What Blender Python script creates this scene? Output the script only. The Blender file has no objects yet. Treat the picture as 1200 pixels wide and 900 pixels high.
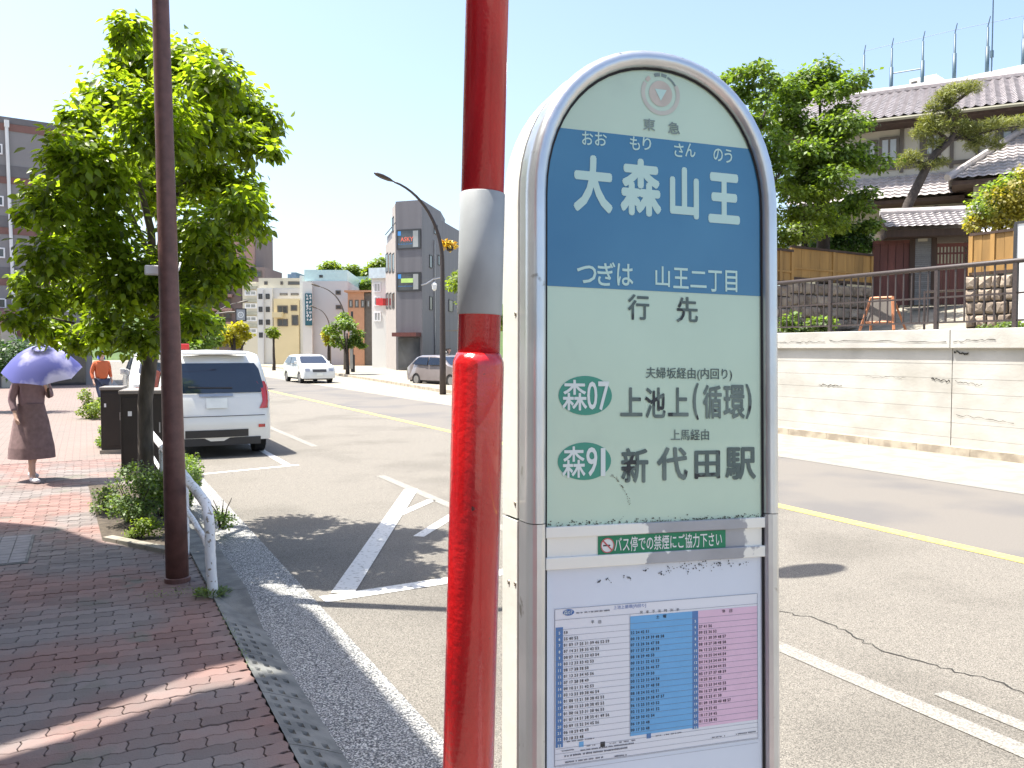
import bpy, bmesh, math, random
import numpy as np
from mathutils import Vector, Matrix, noise
random.seed(7)
SC = bpy.context.scene
COL = SC.collection
R = math.radians

# ------------------------------------------------------------------ camera, sky, sun, exposure
CAMZ = 1.75
YAW = R(26.57); PITCH = R(-2.35); FPX = 1000.0
F = Vector((math.sin(YAW)*math.cos(PITCH), math.cos(YAW)*math.cos(PITCH), math.sin(PITCH)))
RT = Vector((math.cos(YAW), -math.sin(YAW), 0))
UP = RT.cross(F)
HD = Vector((math.sin(YAW), math.cos(YAW), 0))
cam = bpy.data.objects.new('camera', bpy.data.cameras.new('camera'))
COL.objects.link(cam)
cam.location = (0, 0, CAMZ)
cam.rotation_euler = Matrix((RT, UP, -F)).transposed().to_euler()
cam.data.sensor_width = 36; cam.data.lens = 30.0
cam.data.clip_start = 0.05; cam.data.clip_end = 4000
SC.camera = cam

SA, SB = 0.34, 0.225            # shadow of a point 1 m up falls at (+SA, -SB)
sun_dir = Vector((-SA, SB, 1)).normalized()
w = bpy.data.worlds.new('World'); SC.world = w; w.use_nodes = True
nt = w.node_tree
bg = nt.nodes['Background']
sky = nt.nodes.new('ShaderNodeTexSky'); sky.sky_type = 'NISHITA'; sky.sun_disc = False
sky.sun_elevation = math.asin(sun_dir.z); sky.sun_rotation = math.atan2(sun_dir.x, sun_dir.y)
sky.air_density = 1.0; sky.dust_density = 2.8; sky.ozone_density = 1.0
nt.links.new(sky.outputs[0], bg.inputs[0]); bg.inputs[1].default_value = 0.13
sl = bpy.data.lights.new('sun', 'SUN'); sl.energy = 5.0; sl.angle = R(0.5); sl.color = (1, .955, .87)
so = bpy.data.objects.new('sun', sl); COL.objects.link(so)
so.rotation_euler = sun_dir.to_track_quat('Z', 'Y').to_euler(); so.location = (0, 0, 30)
SC.view_settings.view_transform = 'Standard'; SC.view_settings.look = 'None'
SC.view_settings.exposure = 1.35; SC.view_settings.gamma = 1
SC.render.engine = 'CYCLES'; SC.cycles.max_bounces = 6; SC.cycles.transparent_max_bounces = 6

def ray(px, py): return F + RT*((px-600)/FPX) + UP*((450-py)/FPX)
def G(px, py, z=0.0):
    r = ray(px, py); t = (z-CAMZ)/r.z
    return Vector((r.x*t, r.y*t, z))
def at(px, py, d):
    r = ray(px, py); t = d/r.dot(HD)
    return Vector((r.x*t, r.y*t, CAMZ+r.z*t))
def along(c, u):                    # the same direction from the viewpoint, u metres farther
    e = c-Vector((0,0,CAMZ)); return Vector((0,0,CAMZ))+e*(1+u/e.dot(HD))
def onX(px, X):                     # ground point below pixel column px on the line x = X
    k = (px-600)/FPX; d = X/(HD.x+RT.x*k)
    return d*(HD.y+RT.y*k)

# ------------------------------------------------------------------ materials
def mat(name, col, rough=.7, metal=0., var=.12, scale=3., bump=0., bscale=40., col2=None, cfac=(.4,.6),
        spec=None, coat=0., emit=None, coords='Position', detail=4., isl=0., trans=0., stretch=None, voro=0., col3=None, s3=1., f3=(.5,.6), alpha=None):
    m = bpy.data.materials.new(name); m.use_nodes = True
    n = m.node_tree.nodes; l = m.node_tree.links
    b = n['Principled BSDF']
    b.inputs['Roughness'].default_value = rough; b.inputs['Metallic'].default_value = metal
    if spec is not None: b.inputs['Specular IOR Level'].default_value = spec
    if coat: b.inputs['Coat Weight'].default_value = coat; b.inputs['Coat Roughness'].default_value = .03
    if emit: b.inputs['Emission Color'].default_value = (*emit[0], 1); b.inputs['Emission Strength'].default_value = emit[1]
    if coords == 'Position':
        g = n.new('ShaderNodeNewGeometry'); vec = g.outputs['Position']
    else:
        g = n.new('ShaderNodeTexCoord'); vec = g.outputs['Object']
    if stretch:
        mp = n.new('ShaderNodeMapping'); mp.inputs['Scale'].default_value = stretch
        l.new(vec, mp.inputs['Vector']); vec = mp.outputs[0]
    nz = n.new('ShaderNodeTexNoise'); nz.inputs['Scale'].default_value = scale; nz.inputs['Detail'].default_value = detail
    l.new(vec, nz.inputs['Vector'])
    cr = n.new('ShaderNodeValToRGB')
    c2 = col2 or tuple(min(1, c*(1+var)) for c in col)
    c1 = col if col2 else tuple(c*(1-var) for c in col)
    cr.color_ramp.elements[0].position = cfac[0] if col2 else .3
    cr.color_ramp.elements[1].position = cfac[1] if col2 else .7
    cr.color_ramp.elements[0].color = (*c1, 1); cr.color_ramp.elements[1].color = (*c2, 1)
    l.new(nz.outputs[0], cr.inputs[0]); out = cr.outputs[0]
    if col3:
        n3 = n.new('ShaderNodeTexNoise'); n3.inputs['Scale'].default_value = s3; n3.inputs['Detail'].default_value = 6
        l.new(vec, n3.inputs['Vector'])
        r3 = n.new('ShaderNodeValToRGB'); r3.color_ramp.elements[0].position = f3[0]; r3.color_ramp.elements[1].position = f3[1]
        l.new(n3.outputs[0], r3.inputs[0])
        mx = n.new('ShaderNodeMix'); mx.data_type = 'RGBA'; l.new(r3.outputs[0], mx.inputs[0])
        l.new(out, mx.inputs[6]); mx.inputs[7].default_value = (*col3, 1); out = mx.outputs[2]
    if voro:
        v = n.new('ShaderNodeTexVoronoi'); v.inputs['Scale'].default_value = voro; l.new(vec, v.inputs['Vector'])
        hs = n.new('ShaderNodeSeparateColor'); l.new(v.outputs['Color'], hs.inputs[0])
        mr = n.new('ShaderNodeMapRange'); mr.inputs[3].default_value = .45; mr.inputs[4].default_value = 1.6; l.new(hs.outputs[0], mr.inputs[0])
        mm = n.new('ShaderNodeVectorMath'); mm.operation = 'SCALE'; l.new(out, mm.inputs[0]); l.new(mr.outputs[0], mm.inputs['Scale']); out = mm.outputs[0]
    if isl:
        gg = n.new('ShaderNodeNewGeometry'); oi = n.new('ShaderNodeObjectInfo')
        ad = n.new('ShaderNodeMath'); ad.operation = 'ADD'; l.new(gg.outputs['Random Per Island'], ad.inputs[0]); l.new(oi.outputs['Random'], ad.inputs[1])
        fr = n.new('ShaderNodeMath'); fr.operation = 'FRACT'; l.new(ad.outputs[0], fr.inputs[0])
        mr = n.new('ShaderNodeMapRange'); mr.inputs[3].default_value = 1-isl; mr.inputs[4].default_value = 1+isl; l.new(fr.outputs[0], mr.inputs[0])
        mm = n.new('ShaderNodeVectorMath'); mm.operation = 'SCALE'; l.new(out, mm.inputs[0]); l.new(mr.outputs[0], mm.inputs['Scale']); out = mm.outputs[0]
    l.new(out, b.inputs['Base Color'])
    if bump:
        nb = n.new('ShaderNodeTexNoise'); nb.inputs['Scale'].default_value = bscale; nb.inputs['Detail'].default_value = 5
        l.new(vec, nb.inputs['Vector'])
        bp = n.new('ShaderNodeBump'); bp.inputs['Strength'].default_value = bump; bp.inputs['Distance'].default_value = .01
        l.new(nb.outputs[0], bp.inputs['Height']); l.new(bp.outputs[0], b.inputs['Normal'])
    if trans:
        t = n.new('ShaderNodeBsdfTranslucent'); ms = n.new('ShaderNodeMixShader'); ms.inputs[0].default_value = trans
        hs = n.new('ShaderNodeMix'); hs.data_type = 'RGBA'; hs.blend_type = 'MULTIPLY'; hs.inputs[0].default_value = 1
        l.new(out, hs.inputs[6]); hs.inputs[7].default_value = (2.5, 2.4, .7, 1); l.new(hs.outputs[2], t.inputs[0])
        l.new(b.outputs[0], ms.inputs[1]); l.new(t.outputs[0], ms.inputs[2]); l.new(ms.outputs[0], n['Material Output'].inputs[0])
    return m

def glass(name, col=(.05, .07, .08), rough=.06, var=.5):
    return mat(name, col, rough=rough, var=var, scale=.7, spec=.8)

# ------------------------------------------------------------------ mesh builder
class MB:
    def __init__(s): s.v = []; s.f = []; s.mi = []; s.m = 0
    def add(s, vs, fs):
        o = len(s.v); s.v += [tuple(v) for v in vs]
        for f in fs: s.f.append(tuple(i+o for i in f)); s.mi.append(s.m)
        return s
    def box(s, x0, x1, y0, y1, z0, z1):
        return s.add([(x0,y0,z0),(x1,y0,z0),(x1,y1,z0),(x0,y1,z0),(x0,y0,z1),(x1,y0,z1),(x1,y1,z1),(x0,y1,z1)],
                     [(3,2,1,0),(4,5,6,7),(0,1,5,4),(1,2,6,5),(2,3,7,6),(3,0,4,7)])
    def quad(s, a, b, c, d): return s.add([a,b,c,d], [(0,1,2,3)])
    def tube(s, path, rad, n=10, cap=True):
        path = [Vector(p) for p in path]
        if not hasattr(rad, '__len__'): rad = [rad]*len(path)
        vs = []; up = None
        for i, p in enumerate(path):
            t = (path[min(i+1, len(path)-1)]-path[max(i-1, 0)]).normalized()
            if up is None: up = Vector((0,0,1)) if abs(t.z) < .9 else Vector((0,1,0))
            a = t.cross(up).normalized(); b = a.cross(t).normalized(); up = b
            for k in range(n):
                an = 2*math.pi*k/n
                vs.append(p + (a*math.cos(an)+b*math.sin(an))*rad[i])
        fs = []
        for i in range(len(path)-1):
            for k in range(n):
                k2 = (k+1) % n
                fs.append((i*n+k, i*n+k2, (i+1)*n+k2, (i+1)*n+k))
        if cap:
            fs.append(tuple(range(n))[::-1]); fs.append(tuple(range((len(path)-1)*n, len(path)*n)))
        return s.add(vs, fs)
    def prism(s, poly, z0, z1):              # poly in xy, upwards
        n = len(poly)
        vs = [(x, y, z0) for x, y in poly]+[(x, y, z1) for x, y in poly]
        fs = [tuple(range(n))[::-1], tuple(range(n, 2*n))]+[(i, (i+1) % n, n+(i+1) % n, n+i) for i in range(n)]
        return s.add(vs, fs)
    def lathe(s, prof, n=16, c=(0,0,0)):
        vs = []; fs = []
        for r, z in prof:
            for k in range(n):
                a = 2*math.pi*k/n; vs.append((c[0]+r*math.cos(a), c[1]+r*math.sin(a), c[2]+z))
        for i in range(len(prof)-1):
            for k in range(n):
                k2 = (k+1) % n; fs.append((i*n+k, i*n+k2, (i+1)*n+k2, (i+1)*n+k))
        fs.append(tuple(range(n))[::-1]); fs.append(tuple(range((len(prof)-1)*n, len(prof)*n)))
        return s.add(vs, fs)
    def mesh(s, name, mats, smooth=False):
        me = bpy.data.meshes.new(name); me.from_pydata(s.v, [], s.f)
        if not isinstance(mats, (list, tuple)): mats = [mats]
        for m in mats: me.materials.append(m)
        if len(mats) > 1: me.polygons.foreach_set('material_index', s.mi)
        if smooth: me.polygons.foreach_set('use_smooth', [True]*len(me.polygons))
        me.update(); return me
    def build(s, name, mats, parent=None, smooth=False, bevel=0., fix=True, auto=False):
        me = s.mesh(name, mats, smooth)
        if fix:
            bm = bmesh.new(); bm.from_mesh(me); bmesh.ops.recalc_face_normals(bm, faces=bm.faces); bm.to_mesh(me); bm.free()
        o = link(name, me, parent)
        if bevel:
            b = o.modifiers.new('bevel', 'BEVEL'); b.width = bevel; b.segments = 2; b.limit_method = 'ANGLE'; b.angle_limit = R(40)
        if auto: me.set_sharp_from_angle(angle=R(40)) if hasattr(me, 'set_sharp_from_angle') else None
        return o

def link(name, me, parent=None, loc=None):
    o = bpy.data.objects.new(name, me); COL.objects.link(o)
    if parent is not None: o.parent = parent
    if loc is not None: o.location = loc
    return o
def tag(o, label=None, cat=None, group=None, kind=None):
    if label: o['label'] = label
    if cat: o['category'] = cat
    if group: o['group'] = group
    if kind: o['kind'] = kind
    return o
def thing(name, label, cat, loc=(0,0,0), rz=0, group=None):
    o = bpy.data.objects.new(name, None); COL.objects.link(o); o.empty_display_size = .3
    o.location = loc; o.rotation_euler = (0, 0, rz)
    return tag(o, label, cat, group)
def struct(name, mb, m, parent=None, **k):
    o = mb.build(name, m, parent, **k)
    if parent is None: o['kind'] = 'structure'
    return o
def copy_tree(o, parent=None):
    c = o.copy(); COL.objects.link(c)
    if parent is not None: c.parent = parent
    for ch in list(o.children): copy_tree(ch, c)
    return c

# ------------------------------------------------------------------ foliage
LEAF = [(0,0,0),(.28,.22,.05),(.33,.5,.07),(.18,.8,.02),(0,1.08,-.1),(-.18,.8,.02),(-.33,.5,.07),(-.28,.22,.05)]
LEAFF = [(0,1,2,4),(2,3,4),(0,4,6,7),(4,5,6)]
QUADV = [(0,0,0),(.32,.5,.05),(0,1,0),(-.32,.5,.05)]
def foliage_pts(clumps, n, rnd, shell=.55):
    """clumps: (center, (rx,ry,rz)); returns positions and outward directions"""
    wts = np.array([c[1][0]*c[1][2]+.0001 for c in clumps]); wts /= wts.sum()
    idx = rnd.choice(len(clumps), n, p=wts)
    d = rnd.normal(size=(n, 3)); d /= np.linalg.norm(d, axis=1)[:, None]
    r = shell+(1-shell)*rnd.random(n)**.6; r *= (1+.18*rnd.normal(size=n))
    cen = np.array([tuple(c[0]) for c in clumps])[idx]; rad = np.array([c[1] for c in clumps])[idx]
    return cen+d*rad*r[:, None], d
def leaf_frames(d, rnd, droop=.3):
    n = len(d)
    nor = d*.5+np.array([0, 0, .75])+rnd.normal(size=(n, 3))*.45
    nor /= np.linalg.norm(nor, axis=1)[:, None]
    tip = d+rnd.normal(size=(n, 3))*.6+np.array([0, 0, -droop*2])
    tip -= nor*(tip*nor).sum(1)[:, None]; tip /= np.linalg.norm(tip, axis=1)[:, None]
    sx = np.cross(tip, nor)
    return sx, tip, nor
def leaf_mesh(name, P, d, size, rnd, m, droop=.3, big=False, svar=.35, width=1.0):
    base = np.array(LEAF if big else QUADV); n = len(P); k = len(base)
    sx, tip, nor = leaf_frames(d, rnd, droop)
    sz = size*(1+svar*(rnd.random(n)*2-1))
    V = P[:, None, :]+(base[None, :, 0, None]*width*sx[:, None, :]+base[None, :, 1, None]*tip[:, None, :]+base[None, :, 2, None]*nor[:, None, :])*sz[:, None, None]
    V = V.reshape(-1, 3)
    faces = LEAFF if big else [(0,1,2,3)]
    me = bpy.data.meshes.new(name)
    fl = []; ls = []; tot = 0
    loops = []
    for f in faces: loops.append(np.array(f))
    allv = np.concatenate([np.concatenate([l+i*k for l in loops]) for i in range(n)]) if n else np.array([])
    lens = np.tile([len(f) for f in faces], n)
    me.vertices.add(len(V)); me.vertices.foreach_set('co', V.ravel())
    me.loops.add(len(allv)); me.loops.foreach_set('vertex_index', allv.astype(np.int32))
    me.polygons.add(len(lens)); st = np.concatenate([[0], np.cumsum(lens)[:-1]])
    me.polygons.foreach_set('loop_start', st.astype(np.int32))
    me.update(calc_edges=True); me.validate()
    me.materials.append(m)
    return me
def subclumps(center, rad, n, rnd, frac=.35, jitter=.75):
    """uneven crown made of many small clumps inside one ellipsoid"""
    out = []
    for i in range(n):
        d = rnd.normal(size=3); d /= np.linalg.norm(d)
        r = rnd.random()**.4*jitter
        f = frac*(.7+.6*rnd.random())
        out.append((Vector(center)+Vector((d[0]*rad[0]*r, d[1]*rad[1]*r, d[2]*rad[2]*r)), (rad[0]*f, rad[1]*f, rad[2]*f*.8)))
    return out
def clouds(L, d, dz=1.0, sq=.85):
    """(px,py,radius px[,radius y px]) at depth d -> clumps in metres"""
    out = []
    for c in L:
        dd = d+(c[4] if len(c) > 4 else 0)
        r = c[2]*dd/FPX; ry = (c[3] if len(c) > 3 and c[3] else c[2]*sq)*dd/FPX
        out.append((at(c[0], c[1], dd), (r, r*dz, ry)))
    return out
def tree(name, label, cat, base, clumps, n, size, lm, tm, trunk_r=.15, seed=1, group=None, limbs=4, shell=.45, big=False, trunk=True, droop=.3, width=1.):
    rnd = np.random.default_rng(seed); rr = random.Random(seed)
    t = thing(name, label, cat, base, 0, group)
    b = Vector(base)
    P, d = foliage_pts(clumps, n, rnd, shell)
    me = leaf_mesh('crown', P-np.array(b), d, size, rnd, lm, big=big, droop=droop, width=width)
    c = link('crown', me, t); c['kind'] = 'stuff'
    if trunk:
        mid = sum((Vector(c[0]) for c in clumps), Vector())/len(clumps)-b
        mb = MB()
        fork = Vector((mid.x*.35, mid.y*.35, max(.3, mid.z*.55)))
        mb.tube([(0,0,-.15), fork*.35+Vector((.03,.02,0)), fork*.7, fork, mid], [trunk_r*1.3, trunk_r, trunk_r*.9, trunk_r*.8, trunk_r*.35], 9)
        for cc in rr.sample(clumps, min(limbs, len(clumps))):
            e = Vector(cc[0])-b; m1 = (fork+e)/2+Vector((0,0,-.1*e.length*.3))
            mb.tube([fork*.85, m1, e], [trunk_r*.5, trunk_r*.3, trunk_r*.12], 6)
        mb.build('trunk', tm, t, smooth=True)
    return t

# ------------------------------------------------------------------ text
def text_geo(s, bold=0.0):
    c = bpy.data.curves.new('t', 'FONT'); c.body = s; c.offset = bold; c.resolution_u = 3
    o = bpy.data.objects.new('t', c); COL.objects.link(o)
    dg = bpy.context.evaluated_depsgraph_get()
    me = bpy.data.meshes.new_from_object(o.evaluated_get(dg))
    vs = [v.co.copy() for v in me.vertices]; fs = [tuple(p.vertices) for p in me.polygons]
    bpy.data.objects.remove(o); bpy.data.curves.remove(c); bpy.data.meshes.remove(me)
    return vs, fs
def text_fit(mb, s, x0, z0, x1, z1, y, bold=0.0, shear=0.0):
    """text filling the rectangle in a local x-z plane, facing -y"""
    vs, fs = text_geo(s, 0.0)
    if not vs: return
    a = min(v.x for v in vs); b = max(v.x for v in vs); c = min(v.y for v in vs); d = max(v.y for v in vs)
    h = bold*.8; sx = (x1-x0)/(b-a+2*h); sz = (z1-z0)/max(d-c+2*h, 1e-6)
    offs = [(0,0)] if bold < .011 else [(0,0),(h,0),(-h,0),(0,h),(0,-h),(h*.7,h*.7),(-h*.7,h*.7),(h*.7,-h*.7),(-h*.7,-h*.7)]
    for i, (ox, oz) in enumerate(offs):      # heavier strokes: the glyph repeated a hair apart
        mb.add([(x0+(v.x-a+h+ox)*sx, y-i*2e-5, z0+(v.y-c+h+oz)*sz) for v in vs], fs)
# ------------------------------------------------------------------ material library
M = {}
M['asphalt'] = mat('asphalt', (.115,.105,.09), rough=.9, col2=(.205,.188,.16), scale=160, cfac=(.35,.65), bump=.55, bscale=260, detail=3, col3=(.130,.119,.101), s3=.6, f3=(.5,.62), voro=210)
M['asphalt_fine'] = mat('asphalt_fine', (.13,.118,.104), rough=.85, col2=(.16,.146,.128), scale=60, cfac=(.3,.7), bump=.25, bscale=150, col3=(.115,.108,.102), s3=.5, f3=(.48,.6))
M['concrete_pale'] = mat('concrete_pale', (.22,.20,.16), rough=.9, col2=(.29,.26,.21), scale=3, bump=.2, bscale=60)
M['gutter'] = mat('gutter', (.10,.105,.11), rough=.85, col2=(.42,.41,.38), scale=110, cfac=(.46,.56), bump=.9, bscale=130, detail=2, voro=120)
M['kerb'] = mat('kerb', (.12,.122,.115), rough=.9, col2=(.19,.19,.175), scale=7, bump=.4, bscale=90)
M['joint'] = mat('joint', (.06,.052,.045), rough=1, var=.3, scale=20)
M['paver'] = mat('paver', (.20,.118,.10), rough=.85, col2=(.165,.142,.132), scale=.85, cfac=(.42,.56), bump=.35, bscale=120, isl=.2, col3=(.13,.12,.10), s3=2.6, f3=(.60,.68), detail=5)
M['white_line'] = mat('white_line', (.15,.14,.12), rough=.85, col2=(.275,.265,.24), scale=95, cfac=(.38,.62), bump=.3, bscale=150)
M['white_fresh'] = mat('white_fresh', (.33,.32,.29), rough=.8, col2=(.60,.59,.56), scale=30, cfac=(.34,.44), bump=.25, bscale=150)
M['yellow_line'] = mat('yellow_line', (.44,.37,.16), rough=.8, col2=(.58,.45,.10), scale=14, cfac=(.3,.5), bump=.2, bscale=100)
M['crack'] = mat('crack', (.03,.028,.025), rough=1)
M['retwall'] = mat('retaining_concrete', (.37,.355,.32), rough=.9, col2=(.45,.435,.395), scale=1.6, cfac=(.3,.6), bump=.3, bscale=14, stretch=(1,1,1.4), col3=(.30,.28,.235), s3=.9, f3=(.52,.80))
M['wallbase'] = mat('wall_base', (.26,.22,.17), rough=.95, col2=(.4,.35,.27), scale=4, bump=.4, bscale=40)
M['brown_pole'] = mat('brown_pole', (.13,.06,.05), rough=.5, var=.22, scale=16, bump=.15, bscale=60)
M['red'] = mat('red_paint', (.56,.009,.010), rough=.22, col2=(.45,.006,.008), scale=6, bump=.16, bscale=110, coat=.8, col3=(.10,.02,.018), s3=70, f3=(.70,.73), coords='Object')
M['red_top'] = mat('red_paint_smooth', (.48,.008,.014), rough=.22, col2=(.40,.006,.012), scale=9, bump=.12, bscale=190, coat=.5, coords='Object')
M['grey_sleeve'] = mat('grey_sleeve', (.33,.35,.36), rough=.5, var=.15, scale=14)
M['alu'] = mat('aluminium', (.62,.64,.66), rough=.3, metal=.8, var=.1, scale=9, bump=.05, bscale=30, col3=(.32,.31,.29), s3=26, f3=(.66,.72))
M['alu_side'] = mat('aluminium_painted', (.66,.655,.60), rough=.45, metal=.1, var=.07, scale=5, bump=.08, bscale=40, col3=(.45,.43,.38), s3=18, f3=(.68,.76))
M['bar'] = mat('scuffed_bar', (.36,.37,.40), rough=.4, metal=.4, var=.12, scale=12, col3=(.80,.80,.76), s3=9, f3=(.50,.515), bump=.05, bscale=60)
M['black'] = mat('black_gap', (.012,.012,.014), rough=.7)
M['screw'] = mat('screw_steel', (.25,.22,.18), rough=.5, metal=.8, var=.4, scale=200)
M['sheet_green'] = mat('sign_sheet_pale', (.54,.70,.55), rough=.22, var=.04, scale=4, coat=.35, coords='Object', col3=(.40,.50,.42), s3=3.6, f3=(.58,.85))
M['sheet_blue'] = mat('sign_sheet_blue', (.035,.17,.32), rough=.22, col2=(.065,.23,.38), scale=2.2, cfac=(.35,.65), coat=.35, coords='Object')
M['ink_pale'] = mat('ink_pale_green', (.52,.73,.66), rough=.3, var=.03)
M['ink_grey'] = mat('ink_faded_grey', (.15,.20,.18), rough=.4, col2=(.09,.13,.12), scale=14, col3=(.02,.025,.03), s3=24, f3=(.57,.60))
M['ink_faint'] = mat('ink_faint_grey', (.22,.29,.27), rough=.4, var=.1, scale=30)
M['ink_pink'] = mat('ink_faded_pink', (.56,.51,.43), rough=.4, var=.1, scale=30, coords='Object')
M['ink_pink2'] = mat('ink_pale_pink', (.56,.56,.48), rough=.4, var=.05, scale=30)
M['oval_green'] = mat('route_green', (.05,.30,.21), rough=.3, var=.06)
M['ink_white'] = mat('ink_white', (.72,.8,.76), rough=.4, var=.02)
M['sticker_green'] = mat('sticker_green', (.005,.22,.10), rough=.35, var=.05)
M['ink_black'] = mat('ink_black', (.03,.03,.035), rough=.5)
M['ink_blue'] = mat('ink_blue', (.05,.14,.40), rough=.5, var=.05)
M['paper'] = mat('paper_cover', (.70,.76,.84), rough=.25, var=.03, scale=5, coat=.4)
M['paper_white'] = mat('timetable_paper', (.78,.80,.84), rough=.3, var=.02, coat=.4)
M['tt_blue'] = mat('timetable_blue', (.14,.42,.74), rough=.3, var=.04, scale=30, coat=.4)
M['tt_dark'] = mat('timetable_dark_blue', (.07,.20,.46), rough=.3, var=.05, scale=30, coat=.4)
M['tt_pink'] = mat('timetable_pink', (.76,.52,.66), rough=.3, var=.03, scale=30, coat=.4)
M['dirt'] = mat('grime', (.10,.10,.07), rough=.9, var=.4, scale=60)
M['white_rail'] = mat('chipped_white_paint', (.74,.74,.74), rough=.45, var=.04, scale=8, col3=(.30,.26,.2), s3=34, f3=(.60,.63), bump=.4, bscale=40)
M['rail_brown'] = mat('rail_brown', (.042,.030,.027), rough=.5, var=.25, scale=30)
M['bark'] = mat('bark', (.09,.075,.06), rough=.95, var=.4, scale=14, bump=1., bscale=30, stretch=(1,1,.3))
M['bark_dark'] = mat('bark_dark', (.05,.04,.035), rough=.95, var=.35, scale=14, bump=.8, bscale=25)
M['leaf_big'] = mat('leaf_dogwood', (.135,.195,.02), rough=.36, var=.2, scale=2, isl=.55, trans=.55)
M['leaf_mid'] = mat('leaf_mid', (.10,.16,.03), rough=.5, var=.25, scale=1.5, isl=.45, trans=.4)
M['leaf_dark'] = mat('leaf_dark', (.035,.08,.02), rough=.5, var=.25, scale=1, isl=.45, trans=.35)
M['leaf_bright'] = mat('leaf_bright', (.12,.17,.025), rough=.5, var=.2, scale=1, isl=.35, trans=.45)
M['leaf_yellow'] = mat('leaf_yellow', (.26,.25,.015), rough=.5, var=.2, scale=1, isl=.3, trans=.4)
M['leaf_shrub'] = mat('leaf_shrub', (.10,.155,.05), rough=.5, var=.25, scale=6, isl=.5, trans=.4)
M['leaf_orange'] = mat('leaf_orange', (.22,.20,.04), rough=.5, col2=(.14,.21,.04), scale=.9, cfac=(.45,.55), isl=.35, trans=.4)
M['needle'] = mat('pine_needle', (.15,.17,.05), rough=.6, var=.2, scale=2, isl=.4, trans=.25)
M['tile_grey'] = mat('roof_tile', (.40,.37,.37), rough=.5, var=.2, scale=4, isl=.0, bump=.1)
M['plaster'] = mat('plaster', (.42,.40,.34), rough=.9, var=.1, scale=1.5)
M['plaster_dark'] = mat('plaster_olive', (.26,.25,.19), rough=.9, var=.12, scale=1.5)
M['wood_fence'] = mat('wood_fence', (.30,.17,.05), rough=.7, var=.18, scale=6, stretch=(1,1,.15), bump=.2, isl=.12)
M['wood_dark'] = mat('wood_dark', (.05,.03,.022), rough=.8, var=.25, scale=8, stretch=(1,1,.15))
M['wood_red'] = mat('wood_red_brown', (.10,.028,.022), rough=.6, var=.2, scale=8, stretch=(1,1,.15), isl=.12)
M['stone'] = mat('rubble_stone', (.15,.115,.09), rough=.95, col2=(.33,.27,.21), scale=3.5, cfac=(.3,.7), bump=.8, bscale=14, isl=.25)
M['white_wall'] = mat('white_wall', (.72,.73,.72), rough=.8, var=.05, scale=2)
M['car_white'] = mat('car_white', (.72,.72,.68), rough=.25, var=.02, coat=1.)
M['car_grey'] = mat('car_grey', (.22,.19,.18), rough=.3, metal=.3, var=.05, coat=1.)
M['car_dark'] = mat('car_dark', (.03,.04,.06), rough=.3, metal=.2, var=.05, coat=1.)
M['car_glass'] = glass('car_glass', (.018,.028,.05), .04, .1)
M['tyre'] = mat('tyre', (.02,.02,.02), rough=.9)
M['rim'] = mat('rim', (.4,.4,.4), rough=.35, metal=.9)
M['tail_red'] = mat('tail_light', (.5,.02,.02), rough=.15, var=.1, coat=1.)
M['plate'] = mat('plate', (.75,.78,.75), rough=.4)
M['plastic_black'] = mat('plastic_black', (.02,.02,.022), rough=.5)
M['cabinet'] = mat('cabinet_brown', (.02,.015,.012), rough=.55, var=.15, scale=5)
M['cabinet_top'] = mat('cabinet_top', (.20,.18,.16), rough=.6, var=.1)
M['pane'] = glass('window_pane', (.05,.055,.06), .08, .5)
M['pane_light'] = glass('window_pane_curtain', (.30,.31,.30), .15, .2)
M['win_white'] = mat('window_frame_white', (.7,.7,.7), rough=.5)
M['win_dark'] = mat('window_frame_dark', (.03,.03,.032), rough=.5)
M['win_brown'] = mat('window_frame_brown', (.10,.085,.07), rough=.6)

# ------------------------------------------------------------------ ground, road, pavement
struct('ground', MB().quad((-1500,-1500,-.03),(1500,-1500,-.03),(1500,1500,-.03),(-1500,1500,-.03)), M['concrete_pale'])
road = struct('road', MB().quad((1.40,-30,0),(6.9,-30,0),(6.9,130,0),(1.40,130,0)), M['asphalt'])
far = struct('far_lane', MB().quad((6.9,-30,0),(10.1,-30,0),(10.1,130,0),(6.9,130,0)), M['asphalt_fine'])
struct('road_shoulder', MB().add([(10.1,-30,0),(12.9,-30,0),(12.9,31,0),(14,44,0),(15.5,62,0),(15.5,130,0),(10.1,130,0)], [(0,1,2,3,4,5,6)]), M['concrete_pale'])
def line(name, pts, m, z=.004, parent=road):
    return MB().add([(x, y, z) for x, y in pts], [tuple(range(len(pts)))]).build(name, m, parent)
def strip(name, a, b, wd, m, z=.004, parent=road):
    a = Vector(a); b = Vector(b); n = (b-a).normalized(); n = Vector((-n.y, n.x))*wd/2
    return line(name, [a-n, b-n, b+n, a+n], m, z, parent)
strip('yellow_centre_line', (6.9,-30), (6.9,130), .17, M['yellow_line'])
strip('white_lane_line', (3.62,.5), (3.62,11.3), .13, M['white_line'])
strip('white_lane_line', (3.86,.5), (3.86,2.85), .10, M['white_line'])
strip('white_lane_line', (3.66,15.2), (3.66,40), .13, M['white_line'])
strip('white_edge_line', (10.12,-10), (10.12,10.4), .13, M['white_line'], parent=far)
strip('white_zone_line', (1.45,5.86), (3.55,6.0), .16, M['white_fresh'], .004)
strip('white_zone_line', (1.62,5.95), (3.6,10.0), .17, M['white_fresh'], .008)
strip('white_zone_line', (2.75,8.35), (3.56,9.2), .11, M['white_fresh'], .004)
strip('white_zone_line', (2.75,7.45), (3.56,8.4), .11, M['white_fresh'], .004)
strip('white_bay_line', (1.45,12.55), (2.85,12.9), .10, M['white_fresh'])
strip('white_bay_line', (2.70,12.95), (2.70,24), .11, M['white_fresh'])
strip('white_bay_line', (1.45,24.2), (2.8,24.3), .11, M['white_fresh'])
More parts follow.
